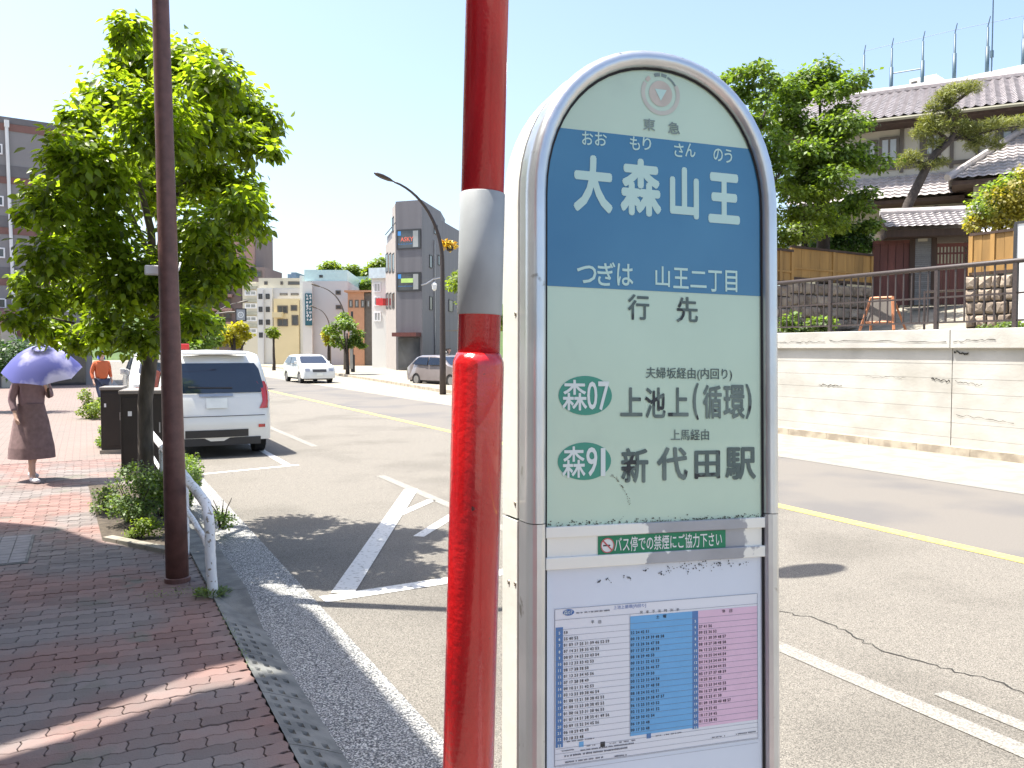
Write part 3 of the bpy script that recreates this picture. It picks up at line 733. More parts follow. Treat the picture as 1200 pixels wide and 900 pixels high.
HOL = ['','27 41 56','09 22 36 52','07 21 30 39 48 57','08 18 27 38 48 58','06 13 23 33 44 54','03 15 25 34 44 54','04 14 24 34 44 54','03 14 24 34 44 55','05 17 27 37 48 59','10 20 30 41 52','02 13 23 34 45 55','06 16 27 38 49 58','08 15 25 41 50','01 09 18 30 40 48 57','08 19 32 45','10 17 29 45','01 13 28 42']
dig = {}
def put(mb, s, x, z, hgt, y=-.0016, wfac=.62, pitch=.8):
    for ch in s:
        if ch != ' ':
            if ch not in dig:
                vs, fs = text_geo(ch, .03); a = min(v.x for v in vs); dig[ch] = ([(v.x-a, v.y) for v in vs], fs, max(v.x for v in vs)-a)
            vs, fs, wd = dig[ch]
            sc = hgt/.73
            mb.add([(x+(u+(.54-wd)/2)*sc*.9, y, z+v*sc-hgt/2) for u, v in vs], fs)
        x += hgt*pitch
mb = MB(); hp = rs*.47; pxw = X(665.2,800)-X(659,800)
def times(rows, x0):
    for i, r in enumerate(rows):
        for j, t in enumerate(r.split()): put(mb, t, x0+j*pxw, zrow(5+i), hp)
times(WK, xh1+.0012); times(SAT, xs0+.0012); times(HOL, xp0+.0012)
mb.build('departure_times', M['ink_black'], low, fix=False)['kind'] = 'stuff'
mb = MB()
for i in range(5, 24):
    for xx, wdd in ((xh0, xh1-xh0), (xs1, xp0-xs1)):
        s = str(i); put(mb, s, xx+wdd/2-len(s)*hp*.36, zrow(i), hp*.95)
mb.build('hour_numbers', M['ink_white'], low, fix=False)['kind'] = 'stuff'
words('timetable_title', [('上池上循環[内回り]',719,708.6,757,713.4)], M['ink_blue'], low, y=-.0016, bold=.0)
words('timetable_heading', [(ch,750+7.1*i,715.7-.5*i,753.4+7.1*i,719.1-.5*i) for i, ch in enumerate('発車予定時刻表')], M['ink_black'], low, y=-.0016, bold=.0)
words('timetable_heading', [('平',692.8,727.2,696.4,731),('日',701.5,727,704.5,730.6),('土',769,721,773,724.6),('曜',777.2,720.2,781,724),('休',846.4,714,850,718),('日',855,713.8,858,717.6)], M['ink_black'], low, y=-.0016, bold=.012)
x, z = S(666,717.5); mb = MB(); mb.add([(x+.010*math.cos(6.2832*i/24), -.0013, z+.0052*math.sin(6.2832*i/24)) for i in range(24)], [tuple(range(24))]); mb.build('route_mark', M['ink_blue'], low, fix=False)
words('route_mark_lettering', [('森07',660.5,714.8,671,720.5)], M['ink_white'], low, y=-.0017, bold=.01)
# small print too fine to read in the photograph: rows of tiny marks
rr = random.Random(9); mb = MB()
def fine(px0, px1, py, hgt=2.2, dens=.8):
    x0_, z_ = S(px0, py); x1_, z2_ = S(px1, S and py-(px1-px0)*.0); z2_ = z_; x = x0_; h_ = hgt*.0007
    while x < x1_:
        wd = rr.uniform(.0009,.0017)
        if rr.random() < dens: mb.quad((x,-.0016,z_-h_*rr.uniform(.6,1)),(x+wd,-.0016,z_-h_*rr.uniform(.5,1)),(x+wd,-.0016,z_+h_*rr.uniform(.4,1)),(x,-.0016,z_+h_*rr.uniform(.5,1)))
        x += wd+.0005
fine(675,714,718,2.2); fine(663,696,869,1.8); fine(657,672,880,1.6); fine(686,697,874,1.8); fine(714,744,871,1.8,.6); fine(768,798,862,1.8,.7); fine(680,742,879,1.8)
fine(660,735,886,2.4,.9); fine(662,706,893,2.2); fine(720,733,886,2); fine(862,886,860,1.8,.9); fine(834,850,864,1.6,.6)
o = mb.build('fine_print', mat('fine_print_ink', (.12,.13,.16), rough=.6), low, fix=False); o['kind'] = 'stuff'
for px, py, m in ((681,872,'tt_blue'),(706,872,'ink_black'),(760,862,'tt_dark')):
    x, z = S(px, py); rect('legend_mark', x-.0042, x+.0042, z-.0042, z+.0042, M[m])
# black scraps left by a removed label
rr = random.Random(12); mb = MB()
for px, py, s, k in ((758,668,2.2,3),(785,667,3,6),(806,664,4,10),(822,663,4,10),(842,661,4,9),(856,660,2,4),(872,661,2,3),(775,672,2,4),(712,679,1.6,4),(735,677,2,6),(700,681,1,3)):
    for i in range(k*2):
        x, z = S(px+rr.gauss(0,s*1.3), py+rr.gauss(0,s*.8)); r = rr.uniform(.0004,.0016)
        mb.add([(x+r*math.cos(a)*rr.uniform(.6,1.2), -.001, z+r*math.sin(a)*rr.uniform(.6,1.4)) for a in (0,1.2,2.5,3.8,5)], [(0,1,2,3,4)])
o = mb.build('label_scraps', M['ink_black'], low, fix=False); o['kind'] = 'stuff'
# screws on the left flank
def screw(px, py):
    o = MSI @ Vector((0,0,CAMZ)); d = (MSI.to_3x3() @ ray(px, py)); t = (XC-HW-.0308-o.x)/d.x; p = o+d*t
    mb = MB(); vs = []; n = 10
    for rr_, dx in ((.0042,0),(.0036,-.0018),(.0014,-.0022),(.0010,-.001)):
        vs += [(p.x+dx, p.y+rr_*math.cos(6.2832*i/n), p.z+rr_*math.sin(6.2832*i/n)) for i in range(n)]
    mb.add(vs, [(j*n+i, j*n+(i+1)%n, (j+1)*n+(i+1)%n, (j+1)*n+i) for j in range(3) for i in range(n)]+[tuple(range(3*n,4*n))])
    mb.build('screw', M['screw'], sign)
for px, py in ((604.5,368),(604,590),(596.5,682),(604,684)): screw(px, py)
ro = S(615,686,.02); 
MB().box(XC-HW-.06, XC+HW+.06, -.10, .22, -.02, .22).build('pedestal', M['concrete_pale'], sign, bevel=.02)

# ------------------------------------------------------------------ red post beside the sign
pt = at(571,0,1.235); pb_ = at(549,900,1.20); dv = (pt-pb_)/(pt.z-pb_.z)
base = pb_+dv*(.12-pb_.z)
post = thing('red_post', 'thick glossy red signpost standing just left of the bus stop sign', 'post', base)
post.rotation_euler = dv.to_track_quat('Z','Y').to_euler()
zz = lambda py: CAMZ+(409-py)/FPX*1.21-.12
zc = zz(418)
MB().lathe([(.0368,-.2),(.0368,zc-.012),(.0362,zc-.006),(.0318,zc+.006)], 40).build('lower_pipe', M['red'], post, smooth=True)
MB().lathe([(.0305,zc-.02),(.0305,2.5),(.0305,3.3)], 40).build('upper_pipe', M['red_top'], post, smooth=True)
MB().lathe([(.0312,zz(368)),(.0322,zz(367)),(.0322,zz(226)),(.0312,zz(225))], 40).build('grey_sleeve', M['grey_sleeve'], post, smooth=True)
MB().lathe([(.032,3.3),(.032,3.33),(.01,3.345)], 24).build('cap', M['red_top'], post, smooth=True)
MB().lathe([(.09,-.02),(.09,.008),(.045,.014)], 24).build('base_flange', M['red'], post)

# ------------------------------------------------------------------ brown street light pole by the kerb
def lamp_post(name, label, base, rz, H, reach, r0, m, straight, group=None, sensor=False, lean=0.0):
    t = thing(name, label, 'street light', base, rz, group)
    r1 = r0*.62; pts = []; rad = []
    for i in range(6):
        z = straight*i/5-.1; pts.append((lean*z,0,z)); rad.append(r0+(r1-r0)*i/5)
    x0 = lean*straight
    for i in range(1, 15):
        a = i/14*math.pi/2*.86; pts.append((x0+reach*.86*(1-math.cos(a))*1.05, 0, straight-.1+(H-straight)*math.sin(a))); rad.append(r1+(r1*.45-r1)*i/14)
    MB().tube(pts, rad, 20).build('pole', m, t, smooth=True)
    e = Vector(pts[-1]); d = (Vector(pts[-1])-Vector(pts[-2])).normalized()
    mb = MB(); mb.tube([e-d*.05, e+d*.08, e+d*.22, e+d*.5, e+d*.72, e+d*.82], [.03,.065,.14,.175,.13,.04], 14)
    mb.v = [(x,y,e.z+(z-e.z)*1) for x,y,z in mb.v]
    o = mb.build('lamp_head', m, t, smooth=True)
    for v in o.data.vertices:
        c = e+d*((v.co-e).dot(d)); off = v.co-c; n = d.cross(Vector((0,1,0))); off -= n*off.dot(n)*.55; v.co = c+off
    return t
bp0 = G(208,681,.12)
bl = lamp_post('street_light', 'brown steel street light pole standing in the paving right beside the white guard rail', bp0, 0, 6.3, 2.8, .078, M['brown_pole'], 5.3, lean=-.012)
c = at(175,317,6.0)-bp0
MB().box(c.x-.03,c.x+.075,c.y-.04,c.y+.04,c.z-.03,c.z+.035).build('sensor_box', M['white_wall'], bl, bevel=.008)
MB().tube([(c.x+.05,c.y,c.z-.02),(c.x+.10,c.y-.02,c.z-.06),(c.x+.16,c.y-.06,c.z-.05),(c.x+.19,c.y-.07,c.z+.02),(c.x+.20,c.y-.05,c.z+.06)], .006, 8).build('cable', M['win_white'], bl, smooth=True)
MB().lathe([(.0635,c.z+.04),(.065,c.z+.04),(.065,c.z+.055),(.0635,c.z+.055)], 24, (-.012*c.z,0,0)).build('clamp_band', M['brown_pole'], bl)
MB().lathe([(.0855,.0),(.088,.0),(.088,.03),(.08,.035)], 24, (0,0,0)).build('base_collar', M['brown_pole'], bl)

# ------------------------------------------------------------------ white guard rail
gr0 = Vector((.715,5.86,.12))
gd = thing('guard_rail', 'chipped white pipe guard rail at the kerb behind the brown pole', 'guard rail', gr0)
def bumpy(path, r, n=12, k=6):
    rr = random.Random(len(path)); P = []; Rr = []
    for a, b in zip(path[:-1], path[1:]):
        a = Vector(a); b = Vector(b)
        for i in range(k): P.append(a.lerp(b, i/k)+Vector((rr.uniform(-.002,.002),)*3)); Rr.append(r*rr.uniform(.96,1.04))
    P.append(Vector(path[-1])); Rr.append(r); return MB().tube(P, Rr, n)
bumpy([(0.02,0,-.1),(0,0,.25),(-.005,.02,.52),(-.012,.10,.60),(-.03,.5,.63),(-.035,1.1,.635),(-.035,1.75,.64)], .034).build('top_rail', M['white_rail'], gd, smooth=True)
bumpy([(-.035,1.75,.64),(-.035,3.4,.64),(-.035,5.4,.64)], .034).build('top_rail', M['white_rail'], gd, smooth=True)
bumpy([(0,.0,.30),(-.02,.25,.36),(-.03,.8,.38),(-.035,2.4,.38),(-.035,5.4,.38)], .02).build('lower_rail', M['white_rail'], gd, smooth=True)
for y in (1.30, 3.35, 5.4): bumpy([(-.035,y,-.1),(-.035,y,.62)], .036).build('post', M['white_rail'], gd, smooth=True)

# ------------------------------------------------------------------ dark utility cabinets
def cabinet(name, label, px0, px1, py0, d, dep, zt, group):
    a = at(px0, 440, d); b = at(px1, 440, d); rz = math.atan2((b-a).y, (b-a).x)*.35; W = (b-a).length
    t = thing(name, label, 'utility cabinet', (a.x, a.y, .12), rz, group)
    H = zt-.12
    MB().box(0,W,0,dep,0,H-.05).build('housing', M['cabinet'], t, bevel=.008)
    MB().box(-.015,W+.015,-.015,dep+.015,H-.05,H).build('lid', M['cabinet_top'], t, bevel=.01)
    MB().box(.03,W-.03,-.012,.002,.12,H-.09).build('door', M['cabinet'], t, bevel=.004)
    MB().box(-.02,W+.02,-.02,dep+.02,-.02,.06).build('plinth', M['concrete_pale'], t)
    MB().box(W*.18,W*.27,-.016,-.010,H*.70,H*.755).build('notice', M['win_white'], t)
    MB().box(W*.9,W*.93,-.028,-.010,H*.5,H*.62).build('handle', M['rim'], t)
    return t
cabinet('utility_cabinet', 'large dark brown utility cabinet behind the street tree trunk', 140, 187, 459, 10.9, .8, 1.22, 'utility cabinets on the pavement')
cabinet('utility_cabinet', 'smaller dark cabinet standing beyond the large one', 117, 140, 459, 13.2, .5, 1.16, 'utility cabinets on the pavement')

# ------------------------------------------------------------------ street tree (large leaves)
tb = G(174,598,.12)
clumps = clouds([(152,38,24),(176,70,34),(140,75,18),(215,78,36),(250,95,36),(280,125,34),(306,145,26),(318,175,13),(135,118,38),(95,140,26),(180,140,55),(232,150,42),(285,165,28),
   (82,182,36),(52,225,22),(30,250,13),(118,200,50),(60,240,30),(185,210,50),(240,205,34),(272,225,38),(298,262,20),(284,245,30),(240,275,45),(270,318,22),
   (60,300,34),(28,330,15),(110,270,48),(45,352,22),(100,335,40),(18,372,14),(60,385,22),(150,330,48),(200,330,48),(238,335,28),(125,385,30),(165,395,26),(225,375,20),(90,400,16),(40,380,14)], 7.9, sq=.9)
rs2 = random.Random(21); cl2 = []
for c, r in clumps: u = rs2.uniform(-1.5,.7); k_ = 1+u/7.9; cl2.append((along(c, u), (r[0]*k_, r[1]*1.15, r[2]*k_)))
rnd = np.random.default_rng(31)
tr = thing('street_tree', 'broad leafed green street tree rising behind the brown pole', 'tree', tb)
P, d = foliage_pts(cl2, 29000, rnd, .12)
keep = (P-np.array([0,0,CAMZ])) @ np.array(tuple(HD)) > 6.3; P = P[keep]; d = d[keep]
P = P-np.array(tb)
camloc = np.array([0,0,CAMZ])-np.array(tb)
dist = ((P-camloc)*np.array(tuple(HD))).sum(1)
order = np.argsort(dist)
c = link('foliage', leaf_mesh('foliage', P[order[300:]], d[order[300:]], .068, rnd, M['leaf_big'], droop=.5, big=True, width=.95), tr); c['kind'] = 'stuff'
lv = []
for k in range(10):
    lv.append(leaf_mesh('leaf', np.zeros((1,3)), d[order[k*30:k*30+1]], .07, rnd, M['leaf_big'], droop=.5, big=True, width=.95))
for i in order[:300]: link('leaf', lv[int(i) % 10], tr, tuple(P[i]))
def rel(px, py, dd): return at(px, py, dd)-tb
tk = [Vector((0,0,-.2)), Vector((0,0,0)), rel(171,540,8.5), rel(170,470,8.45), rel(176,420,8.4), rel(181,385,8.35)]
MB().tube(tk, [.12,.085,.075,.07,.072,.075], 12).build('trunk', M['bark'], tr, smooth=True)
def limb(pts, r): MB().tube(pts, [r*(1-.75*i/(len(pts)-1)) for i in range(len(pts))], 8).build('limb', M['bark'], tr, smooth=True)
f0 = rel(181,390,8.35)
limb([f0, rel(184,340,8.3), rel(190,280,8.2), rel(198,200,8.0), rel(205,120,7.9)], .062)
limb([rel(182,370,8.35), rel(176,240,8.1)*.5+rel(178,300,8.2)*.5, rel(163,215,8.0), rel(170,180,7.9), rel(178,150,7.8)], .045)
limb([rel(184,330,8.3), rel(205,230,8.1), rel(215,190,8.1), rel(225,165,8.2), rel(245,130,8.3)], .042)
limb([rel(182,360,8.3), rel(150,330,8.0), rel(120,300,7.7), rel(80,270,7.6)], .035)
limb([rel(183,350,8.3), rel(215,315,8.4), rel(240,290,8.5), rel(275,255,8.6)], .034)
limb([rel(176,300,8.1), rel(145,235,7.9), rel(125,190,7.8), rel(110,150,7.7)], .028)
limb([rel(198,210,8.0), rel(225,215,8.0), rel(262,195,8.0), rel(300,165,7.9)], .026)
limb([rel(180,385,8.35), rel(150,392,8.2), rel(110,385,8.0), rel(60,372,7.8)], .03)

# shrubs
def shrub(label, centre, rad, n, size, m, seed, group='low shrubs along the kerb', k=9, name='shrub'):
    rnd = np.random.default_rng(seed); base = Vector((centre[0], centre[1], .12))
    t = thing(name, label, 'shrub', base, 0, group)
    cs = subclumps((0,0,rad[2]*.8), rad, k, rnd, .42, .8)
    P, d = foliage_pts(cs, n, rnd, .3); P[:,2] = np.abs(P[:,2])
    c = link('foliage', leaf_mesh('foliage', P, d, size, rnd, m, droop=-.1, width=1.1), t); c['kind'] = 'stuff'
    mb = MB(); rr = random.Random(seed)
    for i in range(7):
        e = Vector((rr.uniform(-.7,.7)*rad[0], rr.uniform(-.7,.7)*rad[1], rad[2]*rr.uniform(.9,1.6)))
        mb.tube([(e.x*.15,e.y*.15,-.03), e*.5+Vector((0,0,.03)), e], [.008,.006,.003], 5)
    mb.build('stems', M['bark_dark'], t)
    return t
shrub('bushy pale green shrub in front of the street tree trunk', G(158,615,.12), (.31,.32,.30), 3400, .03, M['leaf_shrub'], 1)
shrub('low leafy ground plant at the edge of the paving under the pale shrub', G(160,632,.12), (.22,.13,.10), 1100, .024, M['leaf_bright'], 2)
shrub('darker green shrub between the tree trunk and the brown pole', G(190,610,.12)+Vector((0,.2,0)), (.22,.26,.34), 2400, .032, M['leaf_mid'], 3)
shrub('tall straggly shrub rising behind the white guard rail', G(243,600,.12)+Vector((-.12,.5,0)), (.16,.5,.36), 2300, .03, M['leaf_mid'], 4)
shrub('loose twiggy shrub spilling over the kerb beside the gutter', G(262,618,.12)+Vector((.0,.1,0)), (.17,.3,.15), 420, .028, M['leaf_mid'], 5)
shrub('leafy green shrub beside the smaller cabinet', G(122,525,.12), (.22,.4,.22), 1500, .045, M['leaf_mid'], 6)
shrub('sunlit yellow green shrub at the far side of the small cabinet', G(108,490,.12), (.35,.7,.40), 1500, .06, M['leaf_bright'], 7)
shrub('small green plant at the left end of the planting bed', G(124,598,.12), (.16,.3,.16), 900, .026, M['leaf_shrub'], 8)
# low stone edging of the planting bed
ed = thing('bed_edging', 'low pale stone edging along the front of the planting bed', 'edging', G(112,640,.12))
mbk = MB().box(.004,.196,0,.09,-.03,.035).mesh('edge_stone', M['concrete_pale'])
a = G(120,634,.12); b = G(222,655,.12); nn = int((b-a).length/.2); ed.location = a; ed.rotation_euler = (0,0,math.atan2((b-a).y,(b-a).x))
for i in range(nn): link('edge_stone', mbk, ed, (i*.2,0,0))
soil = struct('soil', MB().add([(a.x,a.y+.02,.124),(b.x,b.y+.02,.124),(b.x,b.y+4,.124),(a.x-.1,a.y+3.4,.124)], [(0,1,2,3)]), mat('soil', (.07,.055,.04), rough=1, var=.4, scale=14, bump=.6, bscale=40))
# ------------------------------------------------------------------ vehicles (front towards -y in local space means seen from the front)
def vehicle(name, label, cat, loc, rz, L, W, H, prof, paint, belt, win_rear=None, win_front=None, lights='tail', group=None, wheels=(.85,.8), wr=.31, tum=.16, side_win=None, plate=True):
    """local: y=0 rear bumper, y=L nose, x across. prof: list (y,z) upper outline from rear bottom over the roof to front bottom"""
    t = thing(name, label, cat, loc, rz, group)
    def arc(yc): return [(yc+ (wr+.05)*math.cos(a), .28+(wr+.05)*math.sin(a)*.95) for a in [math.pi*i/8 for i in range(9)]]
    bottom = [(L-.02,.25)]+arc(L-wheels[1])[0:]+arc(wheels[0])[0:]+[(.02,.27)]
    poly = prof+bottom
    cy = L/2; cz = H*.5; st = [(-1,.075),(-.965,.03),(-.88,.006),(-.5,0),(0,-.012),(.5,0),(.88,.006),(.965,.03),(1,.075)]
    def tx(x, z): 
        s = max(0, min(1, (z-belt)/(H-belt))); return x*W/2*(1-tum*s*s*(3-2*s)*.8-tum*.2*s)
    vs = []
    for sx, ins in st:
        for (y, z) in poly:
            fy = max(-1, min(1, (y-cy)/(L/2))); zz_ = z
            yy = y-ins*fy*(2.2 if abs(fy) > .8 else .6); zz_ = z-(ins*1.1 if z > H*.8 else 0)
            vs.append((tx(sx, zz_), yy, zz_))
    n = len(poly); fs = []
    for i in range(len(st)-1):
        for k in range(n): k2 = (k+1) % n; fs.append((i*n+k, i*n+k2, (i+1)*n+k2, (i+1)*n+k))
    fs += [tuple(range(n)), tuple(range((len(st)-1)*n, len(st)*n))]
    mb = MB().add(vs, fs); me = mb.mesh('body', paint)
    bm = bmesh.new(); bm.from_mesh(me); bmesh.ops.recalc_face_normals(bm, faces=bm.faces); bmesh.ops.triangulate(bm, faces=[f for f in bm.faces if len(f.verts) > 4]); bm.to_mesh(me); bm.free()
    me.polygons.foreach_set('use_smooth', [True]*len(me.polygons)); me.set_sharp_from_angle(angle=R(38))
    link('body', me, t)
    wm = MB(); wm.tube([(-.09,0,0),(.09,0,0)], wr, 20); wme = wm.mesh('tyre', M['tyre'], smooth=False)
    rm = MB(); rm.tube([(-.095,0,0),(.095,0,0)], wr*.62, 14); rme = rm.mesh('rim', M['rim'])
    for yc in (wheels[0], L-wheels[1]):
        for sx in (-1, 1):
            wq = link('wheel', wme, t, (sx*(W/2-.11), yc, wr)); link('rim', rme, wq)
    def patch(nm, pts, m, par=t):            # pts on body in (sx in -1..1, y, z) 
        mb = MB(); mb.add([(tx(a, z), y, z) for a, y, z in pts], [tuple(range(len(pts)))]); return mb.build(nm, m, par, fix=False)
    return t, patch, tx
INS = [(0,-.012),(.5,0),(.88,.006),(.965,.03),(1.0,.075)]
def rsurf(prof, z):                       # y of the rear (first) flank of the profile at height z
    for (y0,z0),(y1,z1) in zip(prof[:-1], prof[1:]):
        if (z0 <= z <= z1) and z1 > z0: return y0+(y1-y0)*(z-z0)/(z1-z0)
    return 0
def fsurf(prof, z):
    for (y0,z0),(y1,z1) in list(zip(prof[:-1], prof[1:]))[::-1]:
        if (z1 <= z <= z0) and z0 > z1: return y1+(y0-y1)*(z-z1)/(z0-z1)
    return 0
def face_patch(t, tx, name, m, prof, front, x0, x1, z0, z1, corner=.06, off=.006, nz=5, nx=6, L=0):
    mb = MB(); g = []
    for j in range(nz+1):
        z = z0+(z1-z0)*j/nz; row = []
        for i in range(nx+1):
            u = x0+(x1-x0)*i/nx
            e = 0
            if j in (0, nz) and i in (0, nx): u *= .93
            y = (fsurf if front else rsurf)(prof, z); au = abs(u)
            for (ua, ia), (ub, ib) in zip(INS[:-1], INS[1:]):
                if ua <= au <= ub: ins = ia+(ib-ia)*(au-ua)/(ub-ua)
            Lc = prof[-1][0]+.02; fy = max(-1, min(1, (y-Lc/2)/(Lc/2)))
            row.append((tx(u, z), y-ins*fy*(2.2 if abs(fy) > .8 else .6)+(min(off,.02) if front else -max(.013,min(off,.02))), z))
        g.append(row)
    n = nx+1
    mb.add([p for r in g for p in r], [(j*n+i, j*n+i+1, (j+1)*n+i+1, (j+1)*n+i) for j in range(nz) for i in range(nx)])
    return mb.build(name, m, t, fix=False, smooth=True)
def side_patches(t, tx, m, H, belt, spans, W):
    for sx in (-1, 1):
        for pts in spans:
            MB().add([(tx(sx, z)+sx*.004+(-sx*.0), y, z) for y, z in pts], [tuple(range(len(pts)))]).build('side_window', m, t, fix=False)

# white minivan parked with its back to us
VP = [(.02,.27),(-.0,.45),(.0,.62),(.03,.70),(.05,.92),(.10,1.02),(.22,1.50),(.30,1.62),(.45,1.69),(1.2,1.73),(2.6,1.72),(3.2,1.66),(3.75,1.20),(4.4,1.02),(4.52,.7),(4.5,.27)]
van, _, tx = vehicle('parked_minivan', 'white minivan parked in the roadside bay with its back to us', 'minivan', (1.88, 14.35, 0), 0, 4.5, 1.74, 1.73, VP, M['car_white'], 1.0, wheels=(.75,.85), wr=.32)
face_patch(van, tx, 'rear_window', M['car_glass'], VP, False, -.88, .88, 1.04, 1.52)
face_patch(van, tx, 'number_plate', M['plate'], VP, False, -.2, .2, .80, .96, nz=1, nx=2, off=.02)
face_patch(van, tx, 'plate_garnish', M['rim'], VP, False, -.32, .32, .985, 1.03, nz=1, nx=2, off=.022)
for s in (-1, 1):
    o = face_patch(van, tx, 'tail_light', M['tail_red'], VP, False, .83*s, .985*s, .78, 1.22, nz=4, nx=3, off=.012)
    o = face_patch(van, tx, 'reflector', M['tail_red'], VP, False, .80*s, .93*s, .47, .52, nz=1, nx=2, off=.012)
face_patch(van, tx, 'bumper_shadow_gap', M['plastic_black'], VP, False, -.93, .93, .665, .675, nz=1, nx=8, off=.004)
face_patch(van, tx, 'bumper_insert', M['plastic_black'], VP, False, -.6, .6, .33, .45, nz=1, nx=4, off=.006)
MB().tube([(.25,.085,1.12),(-.1,.085,1.125),(-.42,.10,1.14)], .012, 6).build('rear_wiper', M['plastic_black'], van)
MB().box(-.5,.5,.18,.36,1.655,1.69).build('roof_spoiler', M['car_white'], van, bevel=.012)
MB().box(-.68,.68,.0,4.2,.2,.32).build('underbody', M['plastic_black'], van)
side_patches(van, tx, M['car_glass'], 1.73, 1.0, [[(.35,1.06),(1.5,1.04),(1.5,1.52),(.5,1.52)],[(1.6,1.04),(2.6,1.04),(2.6,1.52),(1.6,1.52)],[(2.7,1.04),(3.5,1.10),(3.1,1.5),(2.7,1.52)]], 1.74)
for s in (-1, 1): MB().box(s*.90-.07, s*.90+.07, 3.25, 3.33, 1.12, 1.28).build('door_mirror', M['car_white'], van, bevel=.02)

SP = [(.05,.27),(.0,.5),(.02,.85),(.25,.98),(.75,1.38),(1.1,1.46),(2.2,1.47),(2.7,1.40),(3.4,.98),(4.2,.85),(4.35,.6),(4.33,.27)]
def sedan(name, label, x, y, rz, paint, front_lights, bar=False, group=None):
    t, _, tx = vehicle(name, label, 'car', (x,y,0), rz, 4.35, 1.7, 1.47, SP, paint, .95, wheels=(.85,.8), wr=.30)
    face_patch(t, tx, 'rear_window', M['car_glass'], SP, False, -.8, .8, 1.02, 1.36, off=.012)
    face_patch(t, tx, 'windscreen', M['car_glass'], SP, True, -.84, .84, 1.02, 1.38, off=.02)
    for s in (-1, 1):
        face_patch(t, tx, 'tail_light', M['tail_red'], SP, False, .66*s, .93*s, .66, .8, nz=1, nx=2, off=.012)
        face_patch(t, tx, 'headlight', M['rim'], SP, True, .62*s, .92*s, .62, .76, nz=1, nx=2, off=.02)
        MB().box(s*.88-.06, s*.88+.06, 2.95, 3.03, .98, 1.12).build('door_mirror', paint, t, bevel=.02)
    face_patch(t, tx, 'number_plate', M['plate'], SP, False, -.2, .2, .52, .66, nz=1, nx=2, off=.02)
    face_patch(t, tx, 'number_plate', M['plate'], SP, True, -.2, .2, .40, .54, nz=1, nx=2, off=.03)
    face_patch(t, tx, 'grille', M['plastic_black'], SP, True, -.45, .45, .58, .72, nz=1, nx=2, off=.02)
    side_patches(t, tx, M['car_glass'], 1.47, .95, [[(.55,1.02),(1.75,1.0),(1.75,1.36),(.95,1.36)],[(1.82,1.0),(3.05,1.02),(2.6,1.34),(1.82,1.36)]], 1.7)
    MB().box(-.66,.66,.1,4.2,.18,.32).build('underbody', M['plastic_black'], t)
    if bar:
        MB().box(-.55,.55,1.5,1.78,1.46,1.52).build('light_bar_base', M['plastic_black'], t)
        b = MB().box(-.52,-.02,1.52,1.76,1.52,1.66).build('light_bar_lens', mat('lens_blue', (.05,.12,.6), rough=.2, coat=1.), t, bevel=.02)
        b = MB().box(.02,.52,1.52,1.76,1.52,1.66).build('light_bar_lens', M['tail_red'], t, bevel=.02)
        MB().box(-.06,.06,1.5,1.78,1.52,1.67).build('light_bar_centre', M['car_white'], t)
    return t
sedan('parked_car', 'white car with a red and blue light bar on its roof parked beyond the minivan', 1.75, 20.6, 0, M['car_white'], True, bar=True).scale = (1.03,1.03,1.13)
sedan('oncoming_car', 'white car far down the road just right of the minivan roof', 5.9, 52, R(180), M['car_white'], True)
sedan('oncoming_car', 'white car coming towards us down the middle of the street', 10.5, 47.5, R(182), M['car_white'], True)
sedan('parked_car', 'grey brown car standing before the dark grey corner building', 14.7, 39.5, R(195), M['car_grey'], True)
sedan('parked_car', 'dark blue car parked behind the hedge at the far left', -5.6, 26, R(80), M['car_dark'], True)
# box truck
tk_ = thing('box_truck', 'small truck with a pale blue box body beyond the parked cars', 'truck', (4.9, 62, 0))
MB().box(-1.0,1.0,0,4.2,.9,3.0).build('cargo_box', mat('truck_pale_blue', (.42,.55,.62), rough=.5), tk_, bevel=.03)
MB().box(-.95,.95,4.3,5.8,.55,2.2).build('cab', M['car_white'], tk_, bevel=.12)
MB().box(-.9,.9,.1,5.7,.5,.88).build('chassis', M['plastic_black'], tk_)
for yy in (1.0,5.0):
    for s in (-1,1): MB().tube([(s*.95,yy,.4),(s*.72,yy,.4)], .4, 16).build('wheel', M['tyre'], tk_)

